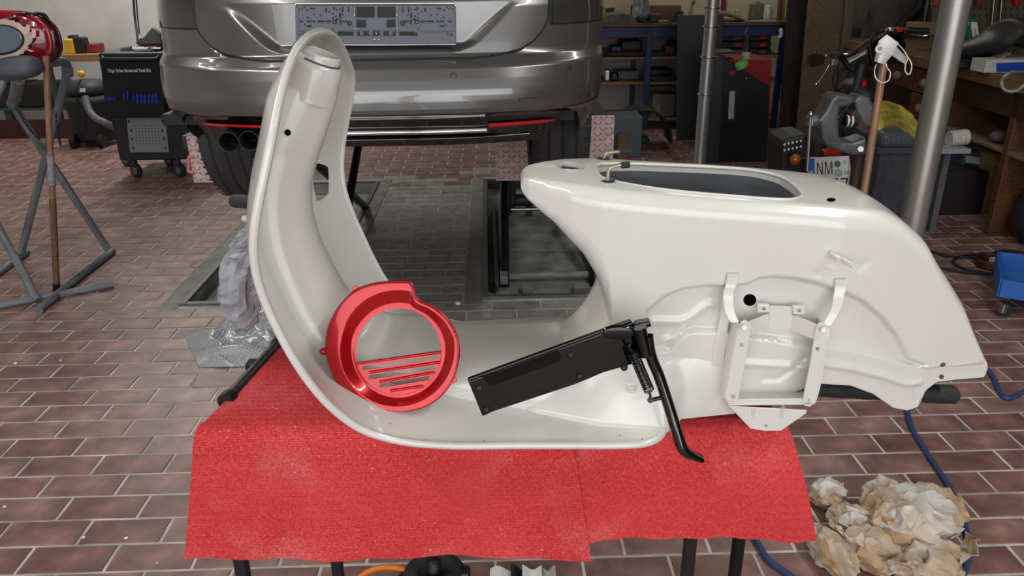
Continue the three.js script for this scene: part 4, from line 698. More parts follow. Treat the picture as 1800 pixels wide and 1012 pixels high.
  for (const s of [-1, 1]) {
    const wc = toWorld(s * 0.652, 1.045, -3.28); const wheel = new THREE.Group(); wheel.name = 'wheel'; car.add(wheel); wheel.position.copy(wc); wheel.rotation.y = CAR_YAW;
    part('tyre', tyreGeo(0.235, 0.325), tyreM, wheel);
    const lugs = []; for (let i = 0; i < 56; i++) for (const e of [-1, 1]) { const g = box(0.034, 0.004, 0.009, e * 0.088, 0.3225, 0, 0.001); g.rotateX(i / 56 * Math.PI * 2); lugs.push(g); }
    const lg = part('tread_block', lugs, tyreM, wheel); lg.userData.kind = 'stuff';
    part('rim', move(turn(new THREE.CylinderGeometry(0.2, 0.2, 0.18, 28), V(0, 0, 1), 90), V(0, 0, 0)), M.darkSteel, wheel);
  }
  part('rear_axle', rod(toWorld(-0.66, 1.03, -3.28), toWorld(0.66, 1.03, -3.28), 0.045), gap, car);
}
// ---------- lift ----------
{
  const plateM = mat('#dcc8c5', 0.5, { map: grainTex }), lug = mat('#b86664', 0.5);
  const ramp = (x0, x1, yT, yB, z, label) => {
    const o = thing('lift_ramp', label, 'ramp', null);
    const a = pz(x0, yB, z), b = pz(x1, yB, z), t = pz(x0, yT, z);
    const w = b.x - a.x, h = t.y - a.y;
    part('plate', box(w, h, 0.008, (a.x + b.x) / 2, a.y, z - 0.004, 0.002), plateM, o);
    const lugs = []; const n = Math.floor(w / 0.026), m = Math.floor(h / 0.026);
    for (let i = 0; i < n; i++) for (let j = 0; j < m; j++) { const g = box(0.02, 0.005, 0.004, 0, 0, 0, 0.001); g.rotateZ((i + j) % 2 ? 0.8 : -0.8); g.translate(a.x + (i + 0.5) * w / n, a.y + (j + 0.5) * h / m, z + 0.001); lugs.push(g); }
    const k = part('chequer_lug', lugs, lug, o); k.userData.kind = 'stuff';
    return [o, a, b, t];
  };
  const pL = [];
  for (const [x0, x1, yT, yB, lab] of [[341, 546, 240, 321, 'red chequered lift ramp flap beside the left car tyre'], [872, 1076, 205, 318, 'red chequered lift ramp flap behind the right car tyre']]) {
    const z = -3.72, [o, a, b, t] = ramp(x0, x1, yT, yB, z, lab);
    const cx = (a.x + b.x) / 2, w = b.x - a.x;
    part('platform', uvBox(box(w, 0.07, 2.0, cx - 0.03, t.y - 0.07, z - 1.02, 0.004)), M.darkGrey, o);
    // scissor arms down to the pit floor
    for (const e of [-1, 1]) { const x = cx + e * (w / 2 - 0.08); part('scissor_arm', tube([V(x, t.y - 0.08, z - 0.12), V(x, -0.07, z - 1.9)], 0.028, 6, 2), M.darkSteel, o); part('scissor_arm', tube([V(x + e * 0.05, -0.07, z - 0.35), V(x + e * 0.05, t.y - 0.08, z - 1.9)], 0.028, 6, 2), M.darkSteel, o); }
    if (x0 < 500) part('grab_handle', tube([pz(341, 303, z), pz(332, 301, z), pz(332, 277, z), pz(341, 275, z)], 0.009, 8, 20, false, 0.2), mat('#c47a78', 0.5), o);
    pL.push([a, b, t]);
  }
  // ladder frame and hydraulic ram lying in the right pit
  const o = thing('lift_mechanism', 'dusty steel ladder frame with hydraulic ram in the floor pit', 'lift base');
  const dusty = mat('#a5a7a5', 0.65, { map: wornTex });
  const g = (x, y, h = -0.05) => ph(x, y, h);
  const rail = (a, b, w, h, m, name) => { const d = b.clone().sub(a), gg = box(w, h, d.length(), 0, 0, 0, 0.003); gg.applyQuaternion(new THREE.Quaternion().setFromUnitVectors(V(0, 0, 1), d.clone().normalize())); part(name, move(gg, a.clone().add(b).multiplyScalar(0.5)), m, o); };
  rail(g(880, 362), g(886, 500), 0.045, 0.05, dusty, 'side_rail'); rail(g(868, 372), g(874, 512), 0.022, 0.06, mat('#4b4d4e', 0.6, { map: wornTex }), 'outer_rail'); rail(g(1012, 380), g(1052, 492), 0.045, 0.05, dusty, 'side_rail');
  part('cross_tube', rod(g(884, 486, -0.04), g(1046, 482, -0.04), 0.022), dusty, o);
  rail(g(888, 441, -0.065), g(1035, 441, -0.065), 0.012, 0.012, mat('#9a9a92', 0.7, { map: wornTex }), 'sheet_edge');
  for (const [x0, x1] of [[918, 938], [1008, 1036]]) { const a = g(x0, 513, -0.065), b = g(x1, 513, -0.065); part('block', uvBox(box(b.x - a.x, 0.05, 0.07, (a.x + b.x) / 2, -0.075, a.z)), mat('#a7a8a2', 0.7, { map: wornTex }), o); }
  const ra = ph(898, 352, 0.06), rb = ph(1010, 350, 0.06);
  part('hydraulic_ram', rod(ra, rb, 0.045), M.black, o); part('ram_collar', rod(ra.clone().add(V(-0.02, 0, 0)), ra.clone().add(V(0.03, 0, 0)), 0.055), M.darkSteel, o); part('ram_rod', rod(ra.clone().add(V(0, -0.06, 0.03)), rb.clone().add(V(0, -0.06, 0.03)), 0.014), M.steel, o);
  part('ram_bracket', box(0.05, 0.3, 0.06, (ra.x + rb.x) / 2 - 0.1, -0.075, ra.z - 0.08), M.darkGrey, o);
}


// ---------- left side: trestles, red shells, trolley, bench ----------
{
  const pipeR = 0.021;
  const o = thing('pipe_trestle', 'grey paint-splashed pipe trestle with crossed legs and padded head', 'trestle');
  const G = (x, y) => ph(x, y, pipeR);
  const add = (name, pts, r = pipeR, m = M.pipe, n = 0, ten = 0.5) => part(name, tube(pts, r, 12, n, false, ten), m, o);
  add('foot', [G(198, 441), G(135, 490), G(68, 545)]); add('foot', [G(47, 443), G(0, 477), G(-60, 520)]);
  const ra = pz(118, 128, -4.35), rb = pz(18, 178, -4.2);
  add('leg', [G(192, 441), rb]); add('leg', [G(36, 449), ra]);
  add('top_bar', [ra, pz(117, 114, -4.33), pz(110, 108, -4.3), pz(90, 110, -4.25), pz(40, 113, -4.2)], pipeR + 0.003, M.pipe, 40, 0.3);
  part('pipe_joint', rod(pz(119, 132, -4.35), pz(118, 116, -4.34), 0.029), M.pipe, o);
  part('padded_head', (() => { const c = pz(30, 121, -3.7); const g = new THREE.SphereGeometry(1, 36, 24); const p = g.attributes.position; for (let i = 0; i < p.count; i++) { const x = p.getX(i), y = p.getY(i), z = p.getZ(i); p.setXYZ(i, 0.118 * Math.sign(x) * Math.pow(Math.abs(x), 0.8), (y > 0 ? 0.058 : 0.05) * Math.sign(y) * Math.pow(Math.abs(y), 0.75) + 0.012 * x, 0.075 * z); } g.computeVertexNormals(); return move(g, c); })(), mat('#565c66', 0.55, { map: grainTex }), o, 'grey foam pad');
  part('head_clamp', tube([pz(32, 140, -3.74), pz(28, 165, -3.95), pz(22, 184, -4.16)], 0.028, 10, 12), M.pipe, o);
  // chain
  for (const [a, b, n] of [[[30, 192], [68, 243], 14], [[97, 196], [106, 254], 14]]) for (let i = 0; i < n; i++) { const t = (i + 0.5) / n, p = pz(a[0] + (b[0] - a[0]) * t, a[1] + (b[1] - a[1]) * t + 5 * Math.sin(t * 3.14), -4.12); const g = new THREE.TorusGeometry(0.008, 0.0024, 5, 10); g.scale(0.7, 1.25, 1); g.rotateY(i % 2 ? 1.4 : 0.1); g.rotateZ(a[0] < 50 ? 0.6 : 0.1); part('chain_link', move(g, p), M.darkSteel, o); }
  const p = thing('pipe_trestle', 'second grey pipe trestle with low curved foot tube, beside the copper coloured pole', 'trestle');
  const foot = [G(-60, 546), G(0, 537), G(70, 523), G(150, 509), G(199, 499)]; part('foot', tube(foot, pipeR, 12, 40), M.pipe, p);
  part('leg', tube([G(66, 527), pz(0, 405, -3.9), pz(-40, 330, -3.95)], pipeR, 12, 20), M.pipe, p);
  part('clamp_arm', tube([pz(-40, 330, -3.95), pz(-30, 240, -3.97), pz(-8, 175, -3.98), pz(4, 148, -3.98), pz(7, 132, -3.98)], 0.018, 10, 24), mat('#a3a7ab', 0.35, { metalness: 0.5 }), p);
}
{ // pole
  const base = ph(100, 515, 0), top = pz(81, 100, -3.75);
  const o = thing('support_pole', 'upright copper and wood pole carrying the red shell on the trestle', 'pole');
  part('upper_tube', rod(base.clone().lerp(top, 0.42), top, 0.0155), mat('#b98f77', 0.4, { metalness: 0.3, map: grainTex }), o, 'copper coloured tube');
  part('wooden_shaft', rod(base, base.clone().lerp(top, 0.44), 0.0165), mat('#8f6a4c', 0.6, { map: wornTex }), o);
  part('coupling', rod(base.clone().lerp(top, 0.5), base.clone().lerp(top, 0.62), 0.0175), M.lightGrey, o);
  part('sleeve', rod(base, base.clone().lerp(top, 0.05), 0.0195), M.darkSteel, o);
}
{ // red shells
  const redM = mat('#7d0d19', 0.18, { clearcoat: 1, clearcoatRoughness: 0.04 });
  const shell = (cx, cy, rx, ry, z, dep, cut0) => { const c = pz(cx, cy, z), k = pz(cx + 1, cy, z).x - c.x; return [c, k, grid((u, v) => { const a = u * Math.PI * 2, r = v; const e = 1 + 0.06 * Math.cos(2 * a); return V(c.x + rx * k * r * Math.sign(Math.cos(a)) * Math.pow(Math.abs(Math.cos(a)), 0.75), c.y + ry * k * r * Math.sign(Math.sin(a)) * Math.pow(Math.abs(Math.sin(a)), 0.75), z + dep * Math.pow(1 - r * r, 0.6) * 1); }, 64, 24)]; };
  const o = thing('red_shell', 'dark red glossy fairing shell with masking tape round its oval window', 'fairing shell');
  const [c, k, g] = shell(0, 68, 88, 45, -3.8, 0.05);
  part('shell', g, redM, o);
  const rim = []; for (let i = 0; i < 64; i++) { const a = i / 64 * Math.PI * 2, e = 1 + 0.06 * Math.cos(2 * a); rim.push(V(c.x + 88 * k * Math.sign(Math.cos(a)) * Math.pow(Math.abs(Math.cos(a)), 0.75), c.y + 45 * k * Math.sign(Math.sin(a)) * Math.pow(Math.abs(Math.sin(a)), 0.75), -3.8)); }
  part('rim', tube(rim, 0.007, 8, 120, true), mat('#b3222f', 0.2, { clearcoat: 1 }), o);
  // masking tape ring with torn tongues, and window
  const ringO = [], n = 60; for (let i = 0; i < n; i++) { const a = i / n * Math.PI * 2; const tooth = 1 + 0.035 * Math.sin(i * 2.4) + (Math.abs(a) < 0.35 || a > 6.1 ? 0.08 : 0); ringO.push([2 + 51 * tooth * Math.cos(a), 69.5 - 36 * tooth * Math.sin(a)]); }
  part('masking_tape', platePx(ringO, -3.738, 0.006, 0.001), mat('#d9c7b8', 0.75, { map: grainTex }), o, 'cream masking tape');
  for (const [x0, y0, x1, y1] of [[46, 43, 51, 60], [56, 50, 63, 66], [44, 86, 61, 90]]) part('tape_strip', platePx([[x0, y0], [x0 + 7, y0 + 1], [x1, y1], [x1 - 8, y1 + 1]], -3.733, 0.003, 0.0005), mat('#d8b0ae', 0.75), o, 'loose end of pinkish tape');
  part('window_seal', platePx(oval(0, 70, 42, 27, 40), -3.732, 0.008, 0.002), M.black, o);
  part('window', platePx(oval(0, 69.5, 38.5, 24, 40), -3.728, 0.008, 0.003), mat('#5b6b78', 0.12, { clearcoat: 1 }), o, 'grey blue oval window');
  part('filler_cap', [platePx([[-20, 40], [26, 26], [27, 30], [-20, 46]], -3.74, 0.03, 0.006)], M.chrome, o);
  part('edge_seal', tube([pz(-20, 34, -3.79), pz(30, 26, -3.79), pz(62, 24, -3.79), pz(78, 27, -3.85)], 0.006, 6), M.black, o);
  const b = thing('red_shell', 'second dark red shell behind the taped one, without a window', 'fairing shell');
  const [c2, k2, g2] = shell(18, 70, 88, 46, -3.98, 0.06); part('shell', g2, mat('#4c0a12', 0.2, { clearcoat: 1 }), b); const rim2 = []; for (let i = 0; i < 64; i++) { const a = i / 64 * Math.PI * 2, e = 1 + 0.06 * Math.cos(2 * a); rim2.push(V(c2.x + 88 * k2 * Math.sign(Math.cos(a)) * Math.pow(Math.abs(Math.cos(a)), 0.75), c2.y + 46 * k2 * Math.sign(Math.sin(a)) * Math.pow(Math.abs(Math.sin(a)), 0.75), -3.98)); } part('rim', tube(rim2, 0.008, 8, 120, true), mat('#4c0a12', 0.2, { clearcoat: 1 }), b);
  part('seal', tube([pz(62, 24, -3.95), pz(76, 25, -3.95), pz(84, 34, -3.95)], 0.009, 6), M.black, b);
}
{ // tool trolley
  const o = thing('tool_trolley', 'black tool trolley with hanging apron and perforated grey side panel', 'trolley');
  const z = -6.45, bm = mat('#26292b', 0.5, { map: grainTex });
  const zb = -6.5;
  const l = pz(203, 250, z).x, r = l + 0.62, yB = pz(240, 282, z).y, yTop = pz(230, 102, z).y;
  part('cabinet', box(r - l, yTop - yB, 0.62, (l + r) / 2, yB, z - 0.31, 0.015), bm, o);
  part('side_panel', platePx([[222, 207], [290, 207], [297, 268], [228, 268]], z + 0.012, 0.014, 0.004), mat('#80858a', 0.45), o, 'grey perforated side panel');
  { const holes = []; for (let i = 0; i < 8; i++) for (let j = 0; j < 7; j++) { const p = pz(238 + i * 5.6 + j * 0.5, 221 + j * 5.3, z + 0.0125); holes.push(move(turn(new THREE.CylinderGeometry(0.0045, 0.0045, 0.002, 8), V(1, 0, 0), 90), p)); } const h = part('perforation', holes, M.black, o); h.userData.kind = 'stuff'; for (const [x, y] of [[227, 213], [231, 229], [233, 245], [235, 260], [286, 213], [286, 229], [289, 244], [291, 260]]) part('slot', move(box(0.012, 0.028, 0.003, 0, 0, 0, 0.001), pz(x, y + 3, z + 0.013)), M.black, o); }
  part('top_tray', [boxPx(172, 93, 286, 103, z + 0.05, 0.72, 0.02), boxPx(176, 90, 282, 94, z - 0.1, 0.5, 0.01)], mat('#2d3235', 0.45, { map: grainTex }), o);
  part('handle', tube([pz(180, 100, z + 0.07), pz(185, 104, z + 0.1), pz(270, 104, z + 0.1), pz(280, 99, z + 0.07)], 0.014, 8, 30, false, 0.2), M.black, o);
  for (const [px, py] of [[242, 312], [318, 311], [300, 292], [225, 292]]) {
    const c = ph(px, py, 0); if (c.z < -7.4) continue; const w = new THREE.Group(); w.name = 'castor'; o.add(w); const r0 = 0.062;
    part('wheel', move(turn(lathe([[0.02, -0.018], [0.055, -0.018], [r0, -0.012], [r0, 0.012], [0.055, 0.018], [0.02, 0.018]], 24), V(0, 0, 1), 90).rotateY(1.1), V(c.x, r0, c.z)), M.rubber, w);
    part('hub', move(turn(new THREE.CylinderGeometry(0.034, 0.034, 0.04, 18), V(0, 0, 1), 90).rotateY(1.1), V(c.x, r0, c.z)), M.midGrey, w);
    part('fork', box(0.05, yB - r0, 0.06, c.x - 0.02, r0, c.z - 0.02, 0.01), M.darkGrey, w);
  }
  const ap = thing('tool_apron', 'black fabric tool pouch with white lettering and blue tools hanging on the trolley', 'pouch');
  part('fabric', sheet((u, v) => pz(177 + 105 * u + 10 * v, 108 + 97 * v + 2 * Math.sin(u * 3), z + 0.075 + 0.02 * Math.sin(u * 6 + v * 2) * v), 24, 20, 0.006), mat('#17191b', 0.8, { map: grainTex }), ap);
  part('pocket', sheet((u, v) => pz(186 + 100 * u + 3 * v, 176 + 28 * v, z + 0.098 + 0.012 * Math.sin(u * 6.3)), 20, 8, 0.005), mat('#1c1e20', 0.85, { map: grainTex }), ap);
  { const p = pz(191, 129, z + 0.102), q = pz(266, 129, z + 0.102); part('lettering', textGeo('51pc Trim Removal Tool Kit', serifBold, q.x - p.x, 0.034, 0.002).translate(p.x, p.y, p.z), M.white, ap, 'white printed lettering'); }
  for (const [x, h, w] of [[187, 7, 10], [199, 6, 5], [216, 15, 4], [222, 18, 4], [233, 10, 4], [239, 12, 5], [246, 13, 4], [252, 11, 5], [260, 12, 4], [266, 12, 4], [272, 13, 5]]) part('trim_tool', platePx([[x, 177 - h], [x + w, 177 - h + 1], [x + w, 182], [x, 182]], z + 0.098, 0.006, 0.001), mat('#1d2f9c', 0.4), ap, 'blue plastic trim tool');
  // things on the trolley
  const zt = z - 0.15, yT = pz(230, 91, z - 0.1).y;
  const lay = (name, label, cat, g, m) => single(name, g, m, label, cat);
  lay('grease_bottle', 'small green bottle lying on the tool trolley', 'bottle', rod(pz(214, 89, zt), pz(232, 86, zt), 0.022), mat('#4d6a5c', 0.4));
  lay('socket_ratchet', 'chrome ratchet lying on the tool trolley', 'ratchet', [rod(pz(233, 91, zt + 0.1), pz(266, 88, zt + 0.1), 0.012), rod(pz(262, 90, zt + 0.1), pz(268, 86, zt + 0.1), 0.025)], M.steel);
  lay('air_gun', 'grey air gun with red base standing on the tool trolley', 'air gun', [boxPx(243, 68, 282, 78, zt - 0.05, 0.12, 0.02), platePx([[243, 68], [252, 66], [266, 49], [272, 52], [281, 58], [282, 71], [250, 72]], zt - 0.05, 0.06, 0.01)], M.midGrey);
  lay('parts_box', 'red and grey parts box under the air gun', 'box', boxPx(242, 72, 284, 85, zt - 0.1, 0.16, 0.01), mat('#7c3a3a', 0.5, { map: grainTex }));
  lay('cleaning_rag', 'crumpled white rag at the edge of the tool trolley', 'rag', crease(grid((u, v) => { const p = pz(232 + 50 * u, 86 - 6 * Math.sin(v * 3.1) * (0.6 + 0.5 * fbm(u * 5, v * 3)), zt - 0.02 + 0.12 * v); return p; }, 24, 12), 20), M.offWhite);
  lay('power_cable', 'thin dark cables hanging down the back wall behind the trolley', 'cable', [tube([pz(234, -10, -8.9), pz(237, 30, -8.9), pz(241, 60, -8.8), pz(242, 76, -8.6)], 0.012, 6)], M.black);
  lay('power_cable', 'second dark cable beside the first on the back wall', 'cable', [tube([pz(239, -10, -8.9), pz(241, 20, -8.9), pz(245, 60, -8.8)], 0.008, 6)], M.black);
}
{ // bench and things against the back wall, left
  const z = -8.3;
  const o = thing('green_bench', 'green steel bench with a thick wooden top against the grey wall', 'bench');
  const yT = pz(140, 96, z).y; const x0 = -6.3, x1 = pz(171, 92, z).x;
  part('bench_top', uvBox(box(x1 - x0, 0.07, 0.7, (x0 + x1) / 2, yT - 0.07, z - 0.35)), M.plank, o);
  for (const px of [98, 12]) { const p = pz(px, 180, z + -0.1); part('leg', box(0.07, yT - 0.07, 0.07, p.x, 0, z - 0.1), M.green, o); }
  part('shelf', box(x1 - x0 - 0.3, 0.03, 0.6, (x0 + x1) / 2 - 0.1, 0.28, z - 0.35), M.green, o);
  const items = [['yellow_toolbox', 'yellow box on the wooden bench top', 'box', boxPx(112, 69, 128, 90, z - 0.1, 0.15, 0.01, yT), M.yellow], ['cordless_drill', 'black cordless drill lying on the wooden bench top', 'drill', [boxPx(128, 66, 148, 90, z - 0.12, 0.12, 0.02, yT), boxPx(118, 62, 132, 72, z - 0.2, 0.1, 0.02), rod(pz(146, 76, z - 0.18), pz(154, 78, z - 0.18), 0.03)], M.black], ['red_spanner_case', 'flat red case on the end of the bench', 'case', boxPx(146, 78, 167, 83, z - 0.15, 0.2, 0.01, yT), mat('#7d1c20', 0.5)]];
  for (const [n, l, c, g, m] of items) single(n, g, m, l, c);
  // black crates below
  single('storage_crate', boxPx(30, 150, 92, 195, z - 0.05, 0.5, 0.02, 0.31), M.black, 'black crate under the green bench', 'crate');
  single('storage_crate', boxPx(-40, 150, 28, 195, z - 0.05, 0.5, 0.02, 0.31), M.rubber, 'second black crate under the green bench near the wall corner', 'crate');
  const red = pz(40, 213, z); single('red_base_board', box(1.6, 0.2, 0.03, -5.2, 0, z + 0.05), mat('#3c1613', 0.6), 'low dark red board under the green bench', 'board');
  // industrial vacuum
  const v = thing('workshop_vacuum', 'black workshop vacuum cleaner with grey hose beside the green bench', 'vacuum');
  const zv = -7.9, c = pz(158, 180, zv), k = pz(159, 180, zv).x - c.x;
  part('tank', move(lathe([[0, 0.05], [32 * k, 0.05], [36 * k, 0.1], [38 * k, 0.32], [40 * k, 0.44], [40 * k, 0.47], [34 * k, 0.5], [0, 0.5]], 28), V(c.x, 0, zv)), M.rubber, v);
  part('motor_head', move(lathe([[0, 0.5], [30 * k, 0.5], [33 * k, 0.56], [26 * k, 0.64], [0, 0.66]], 28), V(c.x, 0, zv)), M.darkGrey, v);
  part('switch_knob', move(new THREE.SphereGeometry(0.035, 12, 10), pz(143, 130, zv + 0.2)), M.yellow, v);
  part('label_plate', platePx([[140, 155], [150, 155], [150, 162], [140, 162]], zv + 0.24, 0.004, 0), M.white, v);
  part('suction_hose', tube([pz(150, 170, zv + 0.25), pz(154, 188, zv + 0.3), pz(165, 205, zv + 0.35), pz(185, 216, zv + 0.4), pz(205, 226, zv + 0.3)], 0.035, 10, 40), M.midGrey, v);
  part('power_lead', tube([pz(142, 140, zv + 0.25), pz(134, 160, zv + 0.3), pz(138, 185, zv + 0.28), pz(147, 200, zv + 0.28), pz(147, 228, zv + 0.3)], 0.008, 6, 40), M.black, v);
  for (const e of [-1, 1]) part('wheel', move(turn(new THREE.CylinderGeometry(0.07, 0.07, 0.05, 18), V(0, 0, 1), 90), V(c.x + e * 24 * k, 0.07, zv + 0.18)), M.black, v);
  const t = thing('drain_tray', 'pale dusty tray lying under the vacuum hose', 'tray'); part('tray', move(box(0.26, 0.05, 0.16, 0, 0, 0, 0.01), ph(136, 226, 0)), M.midGrey, t);
}


// ---------- back right: blue shelf bench, panel, poles, red cabinet ----------
{
  const z = -8.3, d = 0.62;
  const o = thing('blue_workbench', 'long blue steel workbench with wooden top and two open shelves', 'workbench');
  const yT = pz(1200, 40, z).y, L = pz(985, 100, z).x, Rr = pz(1384, 100, z).x;
  part('bench_top', uvBox(box(Rr - L + 0.2, 0.035, d + 0.08, (L + Rr) / 2, yT - 0.035, z - d / 2)), mat('#5f4130', 0.5, { map: woodTex }), o);
  part('top_rail', box(Rr - L, 0.1, 0.04, (L + Rr) / 2, yT - 0.14, z - 0.03), M.blue, o);
  for (const px of [990, 1139, 1240, 1372]) { const p = pz(px, 120, z); part('post', box(0.06, yT - 0.05, 0.05, p.x, 0, z - 0.03), M.blue, o); part('post', box(0.05, yT - 0.05, 0.05, p.x - 0.06, 0, z - d + 0.03), M.blue, o); }
  const sh = [pz(1100, 101, z).y, pz(1100, 145, z).y, 0.12];
  for (const y of sh) part('shelf_board', uvBox(box(Rr - L - 0.04, 0.025, d - 0.06, (L + Rr) / 2, y - 0.025, z - d / 2)), M.plank, o);
  part('back_panel', box(Rr - L, yT - 0.1, 0.01, (L + Rr) / 2, 0.05, z - d - 0.01), mat('#aaa8a2', 0.8), o);
  const on = (name, label, cat, x0, y0, x1, yS, dep, m, dz = 0.1, bev = 0.02) => { const a = pz(x0, y0, z - dz), b = pz(x1, y0, z - dz); return single(name, box(b.x - a.x, a.y - yS, dep, (a.x + b.x) / 2, yS, z - dz - dep / 2, bev), m, label, cat); };
  // upper shelf
  on('power_tool_case', 'black hard case on the upper shelf behind the blue pouch', 'case', 1092, 71, 1130, sh[0], 0.3, M.black, 0.25);
  on('blue_pouch', 'rounded blue pouch on the upper shelf', 'pouch', 1072, 80, 1096, sh[0], 0.2, M.blue, 0.14, 0.05);
  on('flat_tool_case', 'flat black case with two latches lying on the upper shelf', 'case', 1068, 91, 1134, sh[0], 0.24, M.rubber, 0.05, 0.015);
  on('angle_grinder', 'dark grinder with round head on the upper shelf right of the post', 'grinder', 1142, 91, 1170, sh[0], 0.18, M.darkGrey, 0.1, 0.03);
  on('red_spray_bottle', 'reddish rounded bottle on the upper shelf beside the black panel', 'bottle', 1169, 81, 1188, sh[0], 0.18, mat('#6b2c26', 0.5), 0.1, 0.06);
  on('dark_blue_box', 'dark blue box at the back of the upper shelf', 'box', 1176, 72, 1192, sh[0], 0.15, mat('#141c3a', 0.5), 0.32, 0.01);
  on('cable_reel', 'small dark reel at the left end of the upper shelf', 'reel', 1056, 86, 1070, sh[0], 0.16, M.rubber, 0.1, 0.04);
  // lower shelf
  on('steel_clamp', 'bright steel clamp on the lower shelf', 'clamp', 1063, 122, 1074, sh[1], 0.12, M.steel, 0.08, 0.02);
  on('pipe_fitting', 'dark pipe fitting beside the steel clamp on the lower shelf', 'fitting', 1074, 128, 1088, sh[1], 0.12, M.darkSteel, 0.1, 0.03);
  on('grey_crate', 'flat grey crate on the lower shelf', 'crate', 1084, 125, 1126, sh[1], 0.3, M.midGrey, 0.2, 0.02);
  on('black_moulding', 'stack of black plastic mouldings on the lower shelf', 'moulding', 1142, 121, 1184, sh[1], 0.26, M.black, 0.15, 0.03);
  on('black_moulding', 'long black moulding in front of the stack on the lower shelf', 'moulding', 1134, 134, 1186, sh[1], 0.16, M.rubber, 0.02, 0.02);
  on('white_carton', 'white carton on the bottom shelf', 'carton', 1148, 166, 1188, sh[2], 0.3, mat('#8c8a86', 0.7, { map: grainTex }), 0.15, 0.01);
  on('brown_carton', 'brown carton lying behind the white carton', 'carton', 1144, 152, 1186, sh[2], 0.12, M.card, 0.46, 0.01);
  // tool case stack with red latches
  const tc = thing('tool_case_stack', 'stack of black tool cases with red latches under the bench top', 'tool case');
  for (const [y0, y1] of [[60, 72], [73, 85], [86, 97]]) { part('case', boxPx(1270, y0, 1356, y1, z - 0.08, 0.4, 0.012), M.black, tc); for (const x of [1298, 1341]) part('latch', boxPx(x - 6, (y0 + y1) / 2 - 2.5, x + 6, (y0 + y1) / 2 + 3, z - 0.07, 0.02, 0.004), M.red, tc, 'red latch'); }
  single('case_tray', boxPx(1268, 97, 1358, 101, z - 0.06, 0.42, 0.006), M.offWhite, 'pale shelf board under the black tool cases', 'board');
  // on top
  const top = (name, label, cat, g, m) => single(name, g, m, label, cat);
  const T = (x0, y0, x1, dz = 0.15, dep = 0.2, bev = 0.02) => { const a = pz(x0, y0, z - dz), b = pz(x1, y0, z - dz); return box(b.x - a.x, a.y - yT, dep, (a.x + b.x) / 2, yT, z - dz - dep / 2, bev); };
  top('grey_sack', 'flat grey sack with sloping end on the blue workbench', 'sack', platePx([[1060, 44], [1066, 27], [1096, 22], [1108, 26], [1122, 41], [1110, 44]], z - 0.08, 0.4, 0.012), mat('#777773', 0.8, { map: grainTex }));
  top('tin_can', 'dark round tin on the bench behind the grey sack', 'tin', rod(pz(1072, 24, z - 0.5), pz(1072, 14, z - 0.5), 0.05), M.darkGrey);
  top('wooden_mallet', 'small pale wooden piece at the end of the grey sack', 'wood', T(1058, 22, 1068, 0.02, 0.08), M.plank);
  top('clear_bag', 'translucent grey bag of parts standing on the blue workbench', 'bag', crease(grid((u, v) => { const a = u * Math.PI * 2, q = pz(1127, 36 - 44 * v, z - 0.35); const r = (0.11 - 0.04 * v) * (1 + 0.2 * fbm(Math.cos(a) * 2, v * 4, Math.sin(a) * 2)); return V(q.x + r * Math.cos(a), Math.max(yT, q.y), q.z + r * Math.sin(a)); }, 26, 18), 25), mat('#8e9498', 0.3, { map: grainTex }));
  top('wooden_crate', 'low wooden crate at the wall on the blue workbench', 'crate', T(1136, 10, 1198, 0.42, 0.16, 0.006), M.wood);
  top('brown_strip', 'upright brown strip at the wall left of the clear bag', 'strip', T(1109, 9, 1114, 0.5, 0.02, 0.004), mat('#5c2f24', 0.6));
  top('hand_drill', 'dark hand drill on the blue workbench before the wooden crate', 'drill', [T(1142, 24, 1164, 0.12, 0.16, 0.04), rod(pz(1150, 32, z - 0.1), pz(1150, 40, z - 0.08), 0.03)], M.darkGrey);
  top('grinding_machine', 'small black bench machine on the blue workbench', 'machine', [T(1122, 29, 1140, 0.1, 0.14, 0.04), T(1130, 38, 1148, 0.02, 0.1, 0.02)], M.black);
  top('scraper_blade', 'dark slanted tool leaning beside the black panel', 'tool', platePx([[1176, 40], [1190, 18], [1202, 20], [1200, 42]], z - 0.1, 0.08, 0.01), M.darkGrey);
  top('work_gloves', 'tan work gloves lying on the blue workbench', 'gloves', T(1158, 36, 1176, 0.04, 0.12, 0.03), mat('#8a7148', 0.85));
  top('striped_cloth', 'folded striped grey cloth on the blue workbench behind the steel pole', 'cloth', (() => sheet((u, v) => { const p = pz(1262 + 52 * u, 40 - 20 * Math.sin(Math.PI * Math.min(1, (1 - u) * 0.55 + 0.02)) * (0.8 + 0.2 * Math.sin(v * 40)), z - 0.05 - 0.3 * v); p.y = Math.max(p.y, yT + 0.006); return p; }, 20, 60, 0.01))(), mat('#8b8272', 0.9, { map: grainTex }));
  top('oil_can', 'old square oil can with faded lettering on the blue workbench', 'oil can', [T(1323, 6, 1344, 0.35, 0.12, 0.012), rod(pz(1332, 6, z - 0.4), pz(1332, 3, z - 0.4), 0.02)], mat('#7f7a52', 0.5, { map: wornTex }));
  top('glass_jar', 'small glass jar with white brush on the blue workbench', 'jar', move(lathe([[0, 0], [0.04, 0], [0.045, 0.02], [0.045, 0.1], [0.03, 0.13], [0.03, 0.15], [0, 0.15]], 18), V(pz(1349, 30, z - 0.25).x, yT, z - 0.25)), mat('#a9a89a', 0.15));
  top('crumpled_rags', 'pile of crumpled pale rags at the end of the blue workbench', 'rags', crease(grid((u, v) => { const p = pz(1318 + 46 * u, 40 - 7 * Math.sin(u * 3.14) * Math.sin(v * 3.14) * (0.7 + 0.8 * fbm(u * 6, v * 6)), z - 0.03 - 0.2 * v); p.y = Math.max(p.y, yT + 0.003); return p; }, 30, 14), 20), mat('#8c8770', 0.9));
